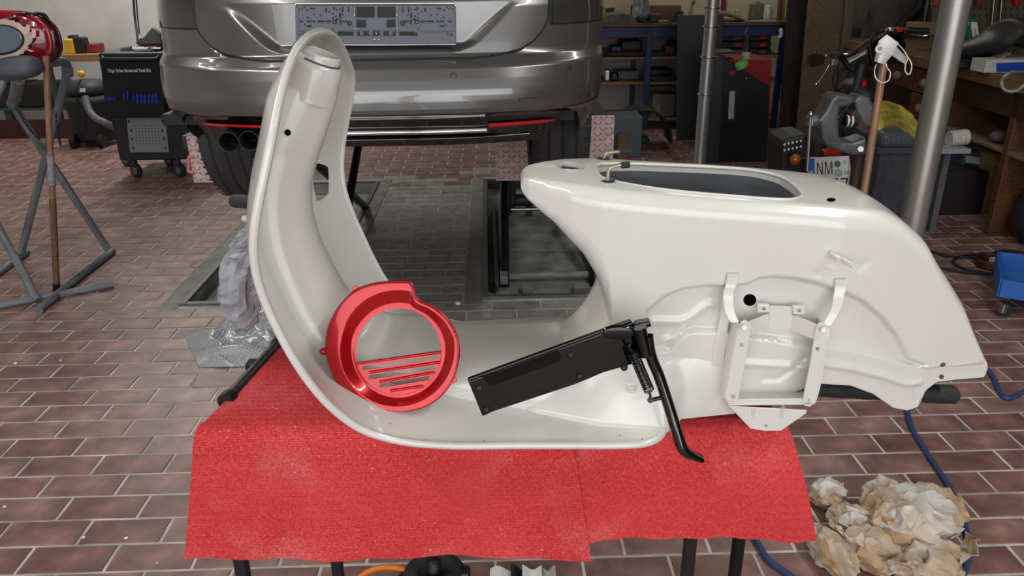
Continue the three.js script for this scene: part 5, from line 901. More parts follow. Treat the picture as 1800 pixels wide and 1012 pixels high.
  top('paper_cup', 'small clear cup on the blue workbench before the cream wall', 'cup', T(1294, 17, 1301, 0.45, 0.06, 0.01), mat('#a59b80', 0.4));
  // things hung on the wall
  top('red_rule', 'red and white rule hanging on the cream wall behind the steel pole', 'rule', platePx([[1268, -8], [1278, -8], [1277, 19], [1268, 18]], -9.47, 0.12, 0.002), mat('#6a1518', 0.5));
  top('white_rule', 'white strip hanging beside the red rule', 'strip', platePx([[1262, -8], [1268, -8], [1267, 20], [1261, 20]], -9.46, 0.12, 0.002), M.offWhite);
  top('wall_hook', 'small dark hook on the cream wall above the black panel', 'hook', rod(pz(1219, 3, -9.6), pz(1219, 5, -9.4), 0.02), M.woodDark);
  // planks at right end
  const pl = thing('leaning_planks', 'pale wooden battens leaning at the end of the blue workbench', 'battens');
  for (const [x, m] of [[1371, M.wood], [1377, M.plank]]) part('batten', platePx([[x, -12], [x + 5, -12], [x + 2, 40], [x - 3, 40]], z - 0.3, 0.06, 0.004), m, pl);
  top('white_hook', 'white plastic hook on the end of the blue workbench', 'hook', tube([pz(1370, 52, z + 0.03), pz(1373, 54, z + 0.04), pz(1373, 62, z + 0.04), pz(1370, 65, z + 0.03)], 0.02, 8), M.white);
}
{ // black panel leaning
  const o = single('leaning_board', platePx([[1191, 27], [1273, 25], [1268, 130], [1262, 246], [1189, 246]], -7.75, 0.03, 0.004), mat('#25272a', 0.45), 'tall matt black board leaning against the blue workbench', 'board');
}
{ // fender and crate on the floor
  const z = -7.3; const c = ph(1130, 232, 0), k = pz(1131, 200, z).x - pz(1130, 200, z).x;
  const o = thing('car_wheel_arch', 'black curved plastic wheel arch liner lying in front of the blue workbench', 'wheel arch');
  const p0 = pz(1132, 236, z);
  part('liner', sheet((u, v) => { const a = Math.PI * (0.06 + 0.9 * v), r = 52 * k; return V(p0.x - r * Math.cos(a), 0.01 + (p0.y > 0 ? 0 : 0) + r * 1.3 * Math.sin(a), z - 0.05 - 0.35 * u); }, 6, 40, 0.012), M.rubber, o);
  part('lip', tube(Array.from({ length: 14 }, (_, i) => { const a = Math.PI * (0.06 + 0.9 * i / 13), r = 52 * k; return V(p0.x - r * Math.cos(a), 0.01 + r * 1.3 * Math.sin(a), z - 0.05); }), 0.016, 8, 40), M.black, o);
  single('grey_bin_tray', [boxPx(1074, 206, 1130, 234, -7.0, 0.35, 0.012, true)], mat('#4f555c', 0.5), 'grey plastic tray standing before the wheel arch liner', 'tray');
  single('hose_coil', (() => { const c2 = ph(1105, 243, 0.05); const pts = []; for (let i = 0; i <= 80; i++) { const a = i / 80 * 6 * Math.PI; pts.push(V(c2.x + (0.2 - i * 0.0004) * Math.cos(a), 0.03 + i * 0.0006, c2.z + 0.15 * Math.sin(a))); } return tube(pts, 0.014, 6, 200); })(), mat('#3d5a3a', 0.5), 'dull green hose coil on the floor before the grey tray', 'hose');
  single('wood_offcut', boxPx(1088, 238, 1104, 244, -6.85, 0.08, 0.004, true), M.wood, 'small brown wooden offcut beside the green hose', 'wood');
}
{ // steel poles
  const mk = (px0, py0, px1, z, r, label) => { const a = pz(px0, py0, z), o = thing('steel_pole', label, 'pole'); part('tube', rod(V(a.x, 0, z), V(a.x + 0.0, 3.6, z), r, r, 32), mat('#c9c7c2', 0.36, { metalness: 0.75, map: grainTex }), o); part('floor_flange', move(lathe([[0, 0], [r * 1.9, 0], [r * 1.9, 0.012], [r * 1.05, 0.016], [r, 0.02]], 28), V(a.x, 0, z)), M.steel, o); return [o, a]; };
  const [, b] = mk(1652, 150, 0, -3.5, 0.0595, 'thick brushed stainless steel pole beside the vise');
  const [o, a] = mk(1243, 120, 0, -6.2, 0.05, 'slim polished steel pole with clamp rings before the black board');
  for (const y of [14, 46, 100, 165]) { const p = pz(1243, y, -6.2); part('clamp_ring', move(lathe([[0.051, -0.006], [0.062, -0.006], [0.062, 0.006], [0.051, 0.006]], 24), V(a.x, p.y, -6.2)), M.steel, o); }
}
{ // black/red cabinet with slanted top
  const z = -6.75; const o = thing('tool_cabinet', 'black cabinet with slanted side and red back half beside the slim steel pole', 'cabinet');
  const bm = mat('#181b1e', 0.35, { map: grainTex });
  const q = (x, y) => pz(x, y, z);
  part('black_side', (() => { const pts = [q(1256, 97), q(1276, 104), q(1352, 152), q(1348, 290), q(1246, 290)]; pts[3].y = 0.0; pts[4].y = 0; return plate(pts, 0.05, 0.004).translate(0, 0, z); })(), bm, o);
  part('side_column', (() => { const pts = [q(1256, 92), q(1272, 100), q(1262, 290), q(1240, 290)]; pts[2].y = 0; pts[3].y = 0; return plate(pts, 0.02, 0.003).translate(0, 0, z + 0.02); })(), mat('#2b2f33', 0.35), o);
  part('red_body', (() => { const pts = [q(1292, 106), q(1360, 106), q(1352, 290), q(1300, 290)]; pts[2].y = 0; pts[3].y = 0; return plate(pts, 0.5, 0.006).translate(0, 0, z - 0.052); })(), mat('#8e0d12', 0.35, { clearcoat: 0.5 }), o, 'red painted cabinet body');
  part('shelf_ledge', boxPx(1258, 91, 1296, 95, z - 0.06, 0.3, 0.006), bm, o);
  part('label_strip', platePx([[1282, 160], [1292, 160], [1290, 209], [1280, 209]], z + 0.004, 0.006, 0.001), M.offWhite, o, 'upright white label strip');
  part('label_holder', platePx([[1280, 156], [1296, 156], [1294, 214], [1278, 214]], z + 0.002, 0.004, 0.001), M.black, o);
  part('warning_sticker', platePx(oval(1287, 128, 4.4, 4.4, 16), z + 0.003, 0.004, 0), M.red, o, 'round red sticker'); part('screw', move(new THREE.SphereGeometry(0.008, 8, 6), q(1312, 138)), M.chrome, o);
  const g = thing('tape_roll', 'bright green roll of tape lying on the slanted cabinet', 'tape');
  { const c = pz(1303.5, 114, z + 0.02), ax = V(-0.45, 1, 0).normalize(); part('roll', move(aim(lathe([[0.038, -0.025], [0.055, -0.025], [0.055, 0.025], [0.038, 0.025], [0.038, -0.025]], 28), ax), c), mat('#79cc5e', 0.5), g); }
  const bt = thing('spray_bottle', 'dark bottle with white label standing on the cabinet beside the green tape', 'bottle');
  { const c = pz(1310, 110, z - 0.12); part('bottle', move(lathe([[0, 0], [0.036, 0], [0.038, 0.02], [0.036, 0.13], [0.022, 0.165], [0.016, 0.2], [0.018, 0.215], [0, 0.215]], 20), c), M.black, bt); part('label', move(lathe([[0.0385, 0.02], [0.0385, 0.09]], 20).scale(1, 1, 1), c), M.offWhite, bt, 'white paper label'); part('trigger', tube([c.clone().add(V(0, 0.2, 0)), c.clone().add(V(-0.03, 0.24, 0.02)), c.clone().add(V(-0.015, 0.29, 0.02))], 0.009, 6), M.midGrey, bt); }
  const rs = single('red_rag', boxPx(1282, 102, 1290, 111, z - 0.06, 0.08, 0.02), mat('#7a1b1b', 0.8), 'small red rag on the cabinet beside the green tape', 'rag');
}
{ // partition boards right of the blue bench
  single('dark_door', platePx([[1388, -15], [1432, -15], [1408, 243], [1370, 242]], -7.9, 0.06, 0.006), mat('#2b2721', 0.7, { map: wornTex }), 'dark brown wooden door leaf beside the speckled board', 'door leaf');
  const fleck = tex(256, 256, (u, v) => { const n = 0.55 + 0.35 * pn(u, v, 60, 7) + 0.25 * pn(u, v, 110, 3); return [0.50 * n * 1.5, 0.42 * n * 1.5, 0.32 * n * 1.5]; });
  single('speckled_board', uvBox(platePx([[1424, -15], [1486, -15], [1466, 175], [1443, 251], [1399, 251]], -7.6, 0.04, 0.004), 3), mat('#ffffff', 0.9, { map: fleck }), 'tall speckled brown chipboard panel leaning beside the dark door', 'board');
  single('steel_profile', platePx([[1490, -15], [1504, -15], [1490, 120], [1476, 120]], -7.5, 0.05, 0.006), mat('#6b6350', 0.5, { metalness: 0.4 }), 'narrow olive metal profile standing beside the grey cabinet', 'profile');
  const c = thing('grey_cabinet', 'grey olive metal cabinet with black vent behind the motorcycle', 'cabinet');
  part('body', boxPx(1504, -40, 1640, 130, -7.6, 0.4, 0.01, true), mat('#5a564b', 0.6, { map: grainTex }), c);
  part('vent', platePx([[1500, 50], [1514, 50], [1512, 64], [1498, 64]], -7.58, 0.02, 0.002), M.black, c);
  part('handle', rod(pz(1530, 20, -7.57), pz(1528, 40, -7.57), 0.01), M.darkSteel, c);
}


// ---------- right: motorcycle, vise, bin, wooden bench ----------
{
  const z = -5.6, o = thing('motorcycle', 'old black motorcycle with chrome handlebar and number plate behind the vise', 'motorcycle');
  const P = (x, y, d = 0) => pz(x, y, z + d);
  const ch = M.chrome;
  part('handlebar', tube([P(1436, 105, 0.15), P(1448, 100, 0.1), P(1462, 96, 0.05), P(1478, 95), P(1496, 92), P(1530, 70, -0.1), P(1556, 52, -0.2), P(1574, 50, -0.22), P(1600, 52, -0.22), P(1636, 55, -0.2)], 0.013, 10, 80), ch, o);
  part('grip', tube([P(1594, 52.5, -0.22), P(1632, 55, -0.2)], 0.022, 10, 6), M.black, o); part('grip', tube([P(1476, 95, 0.02), P(1483, 106, 0.0), P(1492, 118, 0)], 0.02, 10, 8), M.black, o);
  part('switch_block', [boxPx(1564, 47, 1572, 56, z - 0.18, 0.04, 0.006)], ch, o); part('switch_block', boxPx(1578, 48, 1588, 57, z - 0.18, 0.05, 0.006), M.red, o, 'red kill switch block'); part('switch_block', [boxPx(1463, 104, 1474, 116, z + 0.06, 0.05, 0.006)], ch, o);
  part('brake_lever', tube([P(1604, 61, -0.18), P(1622, 63, -0.17), P(1630, 62, -0.16)], 0.008, 8, 12), ch, o);
  part('clutch_lever', tube([P(1458, 113, 0.1), P(1450, 128, 0.12), P(1436, 148, 0.14)], 0.0055, 8, 12), ch, o); part('lever_ball', move(new THREE.SphereGeometry(0.012, 10, 8), P(1435, 148, 0.14)), ch, o);
  part('mirror', platePx([[1419, 98], [1428, 95], [1446, 95], [1451, 100], [1448, 114], [1428, 118], [1420, 112]], z + 0.16, 0.02, 0.006), mat('#2a1a12', 0.15), o); part('mirror_stem', tube([P(1449, 101, 0.15), P(1456, 97, 0.14), P(1463, 103, 0.1)], 0.006, 8, 12), ch, o);
  part('fork_yoke', [platePx([[1488, 108], [1528, 88], [1536, 96], [1530, 112], [1500, 128], [1490, 122]], z - 0.02, 0.06, 0.008)], M.darkSteel, o); part('fork_clamp', rod(P(1492, 110, 0.03), P(1522, 93, 0.03), 0.01), M.brass, o);
  part('headlamp', move(turn(new THREE.SphereGeometry(0.14, 24, 18, 0, Math.PI * 2, 0, Math.PI / 2), V(1, 0, 0), -60), P(1556, 90, -0.25)), M.black, o);
  part('control_cable', tube([P(1552, 55, -0.15), P(1534, 62, -0.1), P(1530, 90, 0), P(1536, 130, 0), P(1520, 160, -0.02)], 0.007, 6, 40), M.black, o); part('control_cable', tube([P(1470, 116, 0.05), P(1464, 140, 0.05), P(1470, 158, 0.05), P(1484, 150, 0)], 0.007, 6, 40), M.black, o);
  part('fork_tube', tube([P(1516, 112), P(1503, 165, 0.02), P(1490, 235, 0.05)], 0.03, 10, 10), M.darkGrey, o); part('fork_tube', tube([P(1548, 112, -0.1), P(1535, 165, -0.1), P(1520, 235, -0.06)], 0.03, 10, 10), M.darkGrey, o);
  part('tank', (() => { const g = new THREE.SphereGeometry(1, 24, 18); g.scale(0.16, 0.12, 0.2); return move(g, P(1510, 165, -0.1)); })(), M.black, o);
  part('side_cover', platePx([[1528, 150], [1540, 144], [1546, 170], [1524, 185]], z + 0.0, 0.05, 0.01), mat('#b4aa98', 0.5), o, 'cream side cover'); part('tail_reflector', boxPx(1516, 142, 1524, 158, z + 0.05, 0.04, 0.008), M.red, o, 'small red reflector');
  // rear part towards the camera: bag with studs, indicators, plate
  const zr = -4.75; const Q = (x, y, d = 0) => pz(x, y, zr + d);
  part('saddle_bag', (() => { const g = platePx([[1378, 248], [1396, 240], [1418, 237], [1424, 250], [1424, 330], [1374, 330], [1374, 262]], zr, 0.3, 0.02); return g; })(), mat('#15161a', 0.5), o, 'black leather bag with studs');
  for (let i = 0; i < 5; i++) for (let j = 0; j < 2; j++) part('stud', move(new THREE.SphereGeometry(0.008, 8, 6), Q(1379 + i * 7.2, 254 - i * 1.6 + j * 10, 0.006)), M.white, o);
  part('indicator', move(turn(lathe([[0, 0.03], [0.02, 0.027], [0.034, 0.012], [0.037, 0], [0.03, -0.02], [0, -0.03]], 24), V(1, 0, 0), 90), Q(1398, 280, 0.05)), mat('#a84a12', 0.2, { clearcoat: 1 }), o, 'round orange indicator'); part('indicator_stem', rod(Q(1408, 278, 0.03), Q(1430, 277, 0.0), 0.01), ch, o);
  part('tail_lamp', boxPx(1448, 264, 1480, 275, zr + 0.06, 0.06, 0.012), mat('#c01018', 0.25, { clearcoat: 1 }), o, 'red tail lamp');
  const pt = canvasTex(512, 400, (c) => {
    c.fillStyle = '#e9e9e6'; c.fillRect(0, 0, 512, 400); c.fillStyle = '#2f6fc4'; c.fillRect(0, 0, 78, 400); c.fillStyle = '#fff'; c.font = 'bold 54px sans-serif'; c.fillText('D', 20, 190); c.fillStyle = '#111'; c.font = '210px sans-serif'; c.fillText('NM', 92, 200, 225);
    c.fillStyle = '#3f8a3f'; c.beginPath(); c.arc(368, 80, 40, 0, 7); c.fill(); c.strokeStyle = '#555'; c.lineWidth = 6; c.fillStyle = '#b9bcc4'; c.beginPath(); c.arc(372, 185, 40, 0, 7); c.fill(); c.stroke(); c.fillStyle = '#222'; c.font = '60px sans-serif'; c.fillText('0', 440, 80); c.fillText('10', 430, 210); c.font = '210px sans-serif'; c.fillText('1 67', 120, 400, 360);
  });
  const plateZ = zr + 0.1; part('number_plate', platePx([[1419, 277], [1493, 274], [1501, 335], [1421, 338]], plateZ, 0.004, 0.001), M.white, o);
  part('plate_print', grid((u, v) => { const a = pz(1421, 278.5, plateZ + 0.002).lerp(pz(1492, 275.5, plateZ + 0.002), u), b = pz(1422, 337, plateZ + 0.002).lerp(pz(1499, 334, plateZ + 0.002), u); return b.lerp(a, v); }, 1, 1), mat('#ffffff', 0.5, { map: pt }), o, 'white number plate reading NM with blue band');
  const wh = ph(1450, 345, 0); part('rear_tyre', move(turn(new THREE.TorusGeometry(0.25, 0.06, 14, 40), V(0, 1, 0), 80), V(Q(1450, 300).x, 0.31, zr - 0.25)), M.rubber, o); part('front_tyre', move(turn(new THREE.TorusGeometry(0.26, 0.05, 14, 40), V(0, 1, 0), 70), V(P(1508, 220).x, 0.31, z - 0.1)), M.rubber, o);
  part('main_frame', tube([V(Q(1450, 300).x, 0.35, zr - 0.25), Q(1440, 262, -0.2), P(1500, 190, 0.1), V(P(1508, 220).x, 0.35, z - 0.1)], 0.03, 8, 40), M.black, o);
}
{ // vise on its post
  const z = -3.95, o = thing('bench_vise', 'large worn grey steel vise on a post behind the scooter tail', 'vise');
  const vm = mat('#84878a', 0.45, { metalness: 0.5, map: wornTex }), P = (x, y, d = 0) => pz(x, y, z + d);
  part('fixed_jaw', platePx([[1438, 213], [1452, 196], [1462, 175], [1472, 166], [1500, 170], [1505, 180], [1492, 187], [1478, 190], [1476, 205], [1476, 238], [1482, 250], [1500, 250], [1524, 243], [1524, 272], [1500, 274], [1476, 267], [1456, 258], [1446, 244], [1444, 226]], z + 0.07, 0.14, 0.016), vm, o);
  part('moving_jaw', platePx([[1502, 178], [1512, 167], [1530, 172], [1538, 186], [1536, 222], [1524, 226], [1512, 214], [1506, 196]], z + 0.06, 0.12, 0.014), vm, o);
  part('jaw_slide', rod(P(1478, 214), P(1548, 214), 0.032), vm, o); part('spindle', rod(P(1484, 213, 0.06), P(1506, 213, 0.06), 0.028), M.black, o);
  for (const x of [1487, 1494]) part('tape_band', rod(P(x, 212.5, 0.062), P(x + 3, 212.5, 0.062), 0.0295), M.white, o, 'white tape ring');
  part('handle_hub', rod(P(1416, 214, 0.03), P(1446, 212, 0.03), 0.03), vm, o); for (const x of [1423, 1438]) part('tape_band', rod(P(x, 213.4, 0.03), P(x + 2, 213.2, 0.03), 0.0315), M.white, o, 'white tape ring');
  part('handle_bar', rod(P(1425, 200, 0.065), P(1419, 300, 0.065), 0.0085), M.steel, o); part('handle_knob', move(new THREE.SphereGeometry(0.015, 12, 8), P(1425, 201, 0.065)), M.steel, o);
  part('rust_block', platePx([[1496, 200], [1506, 194], [1514, 206], [1528, 230], [1522, 236], [1508, 228], [1500, 222]], z + 0.075, 0.1, 0.006), mat('#5a4334', 0.7, { map: wornTex }), o);
  const b = P(1510, 272); part('post', rod(V(b.x, 0, z), V(b.x, b.y + 0.03, z), 0.028), mat('#4a352d', 0.6, { map: wornTex }), o); part('post_base', box(0.34, 0.02, 0.34, b.x, 0, z), vm, o);
  part('base_bolt', rod(P(1513, 262, 0.07), P(1513, 262, 0.085), 0.014), M.steel, o);
  // yellow cloth draped over the vise tail and bin
  single('yellow_cloth', sheet((u, v) => { // fan shaped cloth
    const a = R(lut([[0, 192], [1, 330]], u)); const t = v; const cx = 1548, cy = 236; const arcTop = [[1536, 178], [1560, 178], [1584, 186], [1604, 202], [1618, 224], [1616, 243]], arcBot = [[1535, 228], [1548, 228], [1556, 223], [1572, 220], [1592, 230], [1608, 242]];
    const f = u * 5, i = Math.min(4, Math.floor(f)), w = f - i; const p = [arcTop[i][0] + (arcTop[i + 1][0] - arcTop[i][0]) * w, arcTop[i][1] + (arcTop[i + 1][1] - arcTop[i][1]) * w], q = [arcBot[i][0] + (arcBot[i + 1][0] - arcBot[i][0]) * w, arcBot[i][1] + (arcBot[i + 1][1] - arcBot[i][1]) * w];
    return pz(p[0] + (q[0] - p[0]) * t, p[1] + (q[1] - p[1]) * t, z - 0.03 + 0.16 * t + 0.015 * Math.sin(u * 9));
  }, 30, 14, 0.006), mat('#cdbb4a', 0.95, { map: wornTex }), 'stained yellow cloth draped over the vise and the dustbin lid', 'cloth');
}
{ // dustbin
  const z = -4.3, o = thing('dustbin', 'dark grey plastic dustbin with lid behind the vise', 'dustbin');
  const bm = mat('#484c52', 0.5, { map: grainTex });
  const c = pz(1584, 300, z), k = pz(1585, 300, z).x - c.x, yR = pz(1584, 266, z).y;
  const w = 88 * k, d = 0.34;
  part('body', (() => { const g = new RoundedBoxGeometry(1, 1, 1, 3, 0.08); const p = g.attributes.position; for (let i = 0; i < p.count; i++) { const t = p.getY(i) + 0.5; const s = 0.8 + 0.2 * t; p.setXYZ(i, p.getX(i) * w * s, p.getY(i) * yR, p.getZ(i) * d * s); } g.computeVertexNormals(); return move(g, V(c.x, yR / 2, z - d / 2)); })(), bm, o);
  part('rim', box(w * 1.12, 0.045, d * 1.1, c.x, yR - 0.02, z - d / 2, 0.015), bm, o);
  part('lid', (() => { const g = new RoundedBoxGeometry(w * 1.08, 0.1, d * 1.06, 4, 0.045); return move(g, V(c.x, yR + 0.06, z - d / 2)); })(), mat('#555a60', 0.45, { map: grainTex }), o);
  { const t = pz(1556, 246, z + 0.02); part('embossed_word', textGeo('OTTO', sansBold, 0.13, 0.032, 0.004).translate(t.x, yR + 0.045, z + 0.008), mat('#555a60', 0.45), o, 'raised maker lettering'); }
}
{ // mask pole
  const z = -3.3, a = pz(1540, 200, z), top = pz(1553, 112, z);
  const o = thing('support_pole', 'copper coloured pole with a white face mask hanging on its tip', 'pole');
  part('tube', rod(V(pz(1523, 340, z).x, 0, z), top, 0.0165), mat('#bd9075', 0.4, { metalness: 0.25, map: grainTex }), o); part('foot', box(0.24, 0.03, 0.24, pz(1523, 340, z).x, 0, z), M.darkSteel, o);
  const m = thing('face_mask', 'white folded dust mask with valve and ear loops on the copper pole', 'mask');
  const zm = z + 0.03, wm = mat('#e4e4df', 0.85);
  part('mask_body', sheet((u, v) => { const A = [[1559, 61], [1545, 72], [1537, 108]], B = [[1579, 75], [1568, 96], [1554, 113]]; const f = v * 2, i = Math.min(1, Math.floor(f)), w = f - i; const p = [A[i][0] + (A[i + 1][0] - A[i][0]) * w, A[i][1] + (A[i + 1][1] - A[i][1]) * w], q = [B[i][0] + (B[i + 1][0] - B[i][0]) * w, B[i][1] + (B[i + 1][1] - B[i][1]) * w]; return pz(p[0] + (q[0] - p[0]) * u, p[1] + (q[1] - p[1]) * u, zm + 0.035 * Math.sin(Math.PI * u) * (0.3 + 0.7 * v)); }, 14, 16, 0.003), wm, m);
  part('mask_back', sheet((u, v) => pz(1572 + 20 * u - 12 * v * (1 - u), 78 + 22 * u + 14 * v, zm - 0.02 - 0.02 * u), 6, 6, 0.003), mat('#bdbdb6', 0.85), m);
  part('valve', move(turn(new THREE.TorusGeometry(0.013, 0.005, 8, 20), V(0, 1, 0), -25), pz(1546.5, 86, zm + 0.03)), M.white, m);
  part('ear_loop', tube([pz(1541, 112, zm), pz(1537, 124, zm), pz(1540, 138, zm + 0.02), pz(1551, 145, zm + 0.03), pz(1562, 141, zm + 0.03), pz(1565, 128, zm + 0.02), pz(1559, 118, zm + 0.01), pz(1556, 108, zm)], 0.0024, 6, 60), wm, m);
  part('ear_loop', tube([pz(1579, 78, zm), pz(1588, 88, zm - 0.02), pz(1594, 98, zm - 0.02), pz(1602, 112, zm), pz(1601, 126, zm), pz(1596, 131, zm), pz(1591, 124, zm), pz(1592, 112, zm), pz(1596, 102, zm)], 0.0024, 6, 60), wm, m);
}
{ // wooden bench on the right, running into depth
  const o = thing('wooden_workbench', 'old brown wooden workbench with drawers along the right wall', 'workbench');
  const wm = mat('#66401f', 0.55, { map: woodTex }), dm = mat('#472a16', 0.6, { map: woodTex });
  // long front edge from near right to far left
  const hT = 0.98; const a = ph(1800, 142, hT), b = ph(1640, 105, hT); // edge line on the top
  const dir = b.clone().sub(a).setY(0).normalize(), back = V(-dir.z, 0, dir.x); if (back.x < 0) back.negate();
  const A = a.clone().addScaledVector(dir, -1.6), len = 4.6;
  const lay = (w, h, d, s, y, t, m, name, bev = 0.006) => { // w along, d across from the edge, s start along, t start across
    const g = uvBox(box(w, h, d, 0, 0, 0, bev)); const mt = new THREE.Matrix4().makeBasis(dir, V(0, 1, 0), dir.clone().cross(V(0, 1, 0)));
    g.applyMatrix4(mt); const p = A.clone().addScaledVector(dir, s + w / 2).addScaledVector(back, t + d / 2); g.translate(p.x, y, p.z); return part(name, g, m, o); };
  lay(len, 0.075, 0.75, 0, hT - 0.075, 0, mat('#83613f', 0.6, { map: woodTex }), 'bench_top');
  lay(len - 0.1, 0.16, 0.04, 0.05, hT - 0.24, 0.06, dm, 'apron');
  const s0 = 1.6, xs = (px) => { const p = ph(px, 200, 0.7); return p.clone().sub(A).dot(dir); };
  lay(0.06, hT - 0.08, 0.66, 1.7, 0, 0.06, wm, 'upright'); lay(0.06, hT - 0.08, 0.66, 2.55, 0, 0.06, wm, 'upright'); lay(0.06, hT - 0.08, 0.66, 4.4, 0, 0.06, wm, 'upright'); lay(0.06, hT - 0.08, 0.66, 0.3, 0, 0.06, wm, 'upright');
  lay(0.82, 0.025, 0.62, 1.74, 0.52, 0.06, mat('#8d765c', 0.7, { map: woodTex }), 'shelf'); lay(1.38, 0.025, 0.62, 0.34, 0.52, 0.06, mat('#8d765c', 0.7, { map: woodTex }), 'shelf');
  for (const [s, y] of [[2.63, 0.72], [2.63, 0.54], [3.1, 0.72]]) { const d = lay(0.44, 0.165, 0.02, s, y, 0.04, wm, 'drawer'); const p = A.clone().addScaledVector(dir, s + 0.22).addScaledVector(back, 0.02); part('knob', move(new THREE.SphereGeometry(0.035, 12, 10), V(p.x, y + 0.08, p.z)), mat('#6a6056', 0.5), d, 'pale round knob'); }
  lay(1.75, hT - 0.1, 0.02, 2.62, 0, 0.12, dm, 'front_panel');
  // things on the bench
  const on = (s, t) => A.clone().addScaledVector(dir, s).addScaledVector(back, t).setY(hT);
  { const m = thing('spare_saddle', 'long black motorcycle seat lying on the wooden workbench', 'seat'); const f = new THREE.CatmullRomCurve3([pz(1672, 96, -5.4), pz(1705, 88, -5.3), pz(1740, 76, -5.2), pz(1772, 56, -5.1), pz(1810, 60, -5.0)]); part('cushion', grid((u, v) => { const p = f.getPoint(v), q = u * Math.PI * 2; const w = 0.07 + 0.05 * Math.sin(v * 3); p.y = Math.max(p.y, hT + 0.07); return p.add(V(0, 0.075 * Math.sin(q) * (0.7 + 0.5 * v), w * Math.cos(q) * 1.6)); }, 20, 30), mat('#0e0e0f', 0.42), m); part('base', box(0.55, 0.05, 0.24, pz(1735, 100, -5.25).x, hT, -5.25, 0.02), M.black, m); }
  { const bt = canvasTex(256, 96, (c) => { c.fillStyle = '#1c3f98'; c.fillRect(0, 0, 256, 96); c.fillStyle = '#e8e8ea'; c.fillRect(12, 18, 10, 62); }); const m = thing('blue_carton', 'blue and white carton lying on the edge of the wooden workbench', 'carton'); const zc = ph(1770, 128, hT).z; part('box', boxPx(1732, 105, 1830, 128, zc, 0.16, 0.004, hT), M.offWhite, m); part('blue_face', platePx([[1752, 111], [1830, 108], [1830, 127], [1752, 126]], zc + 0.004, 0.006, 0.0005), mat('#17409f', 0.4), m, 'blue printed face'); single('steel_lever', rod(pz(1750, 104, zc - 0.1), pz(1775, 92, zc - 0.1), 0.014), M.chrome, 'chrome lever lying on the blue carton', 'lever'); }
  single('white_cable_loop', tube([ph(1830, 120, hT + 0.009), ph(1803, 126, hT + 0.009), pz(1775, 128, -4.4), pz(1761, 142, -4.38), pz(1766, 158, -4.38), pz(1785, 160, -4.38), pz(1800, 150, -4.4)], 0.009, 8, 60), M.lightGrey, 'loop of white cable hanging over the bench edge', 'cable');
  single('purple_ball', (() => { const g = new THREE.SphereGeometry(0.055, 20, 14); g.scale(1.4, 0.75, 1); const p = A.clone().addScaledVector(dir, 1.55).addScaledVector(back, 0.2); return move(g, V(pz(1772, 190, -4.9).x, 0.588, -4.9)); })(), mat('#4d4150', 0.6), 'dull purple rounded bundle on the bench shelf', 'bundle');
  // pegboard behind with tools
  const pg = thing('peg_board', 'olive slotted tool board on the wall above the wooden workbench', 'board'); const zp = -6.6;
  part('board', platePx([[1640, -60], [1830, -60], [1830, 70], [1640, 70]], zp, 0.03, 0.004), mat('#5d5a47', 0.7, { map: grainTex }), pg);
  { const sl = []; for (let i = 0; i < 12; i++) for (let j = 0; j < 5; j++) sl.push(platePx([[1700 + i * 11, -2 + j * 13], [1703 + i * 11, -2 + j * 13], [1702 + i * 11, 6 + j * 13], [1699 + i * 11, 6 + j * 13]], zp + 0.003, 0.004, 0)); const s = part('board_slot', sl, mat('#3a382c', 0.8), pg); s.userData.kind = 'stuff'; }
  single('long_screwdriver', rod(pz(1748, -10, zp + 0.05), pz(1742, 56, zp + 0.05), 0.01), M.steel, 'long steel rod hanging on the slotted tool board', 'rod');
  single('long_screwdriver', rod(pz(1762, -10, zp + 0.05), pz(1757, 44, zp + 0.05), 0.009), M.steel, 'thinner steel rod beside the long one on the slotted tool board', 'rod');
  single('wire_hook', [rod(pz(1703, -10, zp + 0.05), pz(1702, 34, zp + 0.05), 0.006), ], M.darkSteel, 'thin dark wire hanging over the teal packet', 'wire');
  for (const [x, m, l] of [[1784, M.red, 'red handled pliers hanging high on the slotted tool board'], [1716, mat('#7a1c18', 0.5), 'dark red tool hanging beside the teal packet'], [1640, mat('#7a4a26', 0.6), 'brown wooden mallet hanging left of the thick steel pole']]) single('hanging_tool', [platePx([[x, -12], [x + 12, -12], [x + 10, 10], [x + 2, 10]], zp + 0.06, 0.07, 0.006)], m, l, 'tool');
  const pk = thing('blister_packet', 'teal and white packet with red lettering hanging on the tool board', 'packet'); const pt = canvasTex(128, 192, (c) => { c.fillStyle = '#1d6a5e'; c.fillRect(0, 0, 128, 192); c.fillStyle = '#e6e6e2'; c.fillRect(64, 40, 60, 152); c.fillStyle = '#c07a2a'; c.beginPath(); c.arc(30, 52, 20, 0, 7); c.fill(); c.fillStyle = '#c01818'; c.save(); c.translate(108, 180); c.rotate(-Math.PI / 2); c.font = 'bold 40px sans-serif'; c.fillText('BAU', 0, 0, 90); c.restore(); });
  part('card', platePx([[1697, 30], [1717, 32], [1722, 65], [1698, 66]], zp + 0.09, 0.02, 0.002), mat('#1d6a5e', 0.5), pk); part('print', grid((u, v) => { const a = pz(1697, 30, zp + 0.093).lerp(pz(1717, 32, zp + 0.093), u), b = pz(1698, 66, zp + 0.093).lerp(pz(1722, 65, zp + 0.093), u); return b.lerp(a, v); }, 1, 1), mat('#ffffff', 0.5, { map: pt }), pk);
  single('desk_lamp_arm', tube([pz(1622, -15, -7.56), pz(1616, 16, -7.56), pz(1590, 40, -7.54), pz(1572, 58, -7.54)], 0.05, 8, 30, false, 0.2), M.black, 'black folding lamp arm above the motorcycle handlebar', 'lamp arm');
  single('push_rod', rod(pz(1632, -5, -6.5), pz(1622, 52, -6.5), 0.018), M.darkSteel, 'dull metal rod leaning behind the handlebar', 'rod');
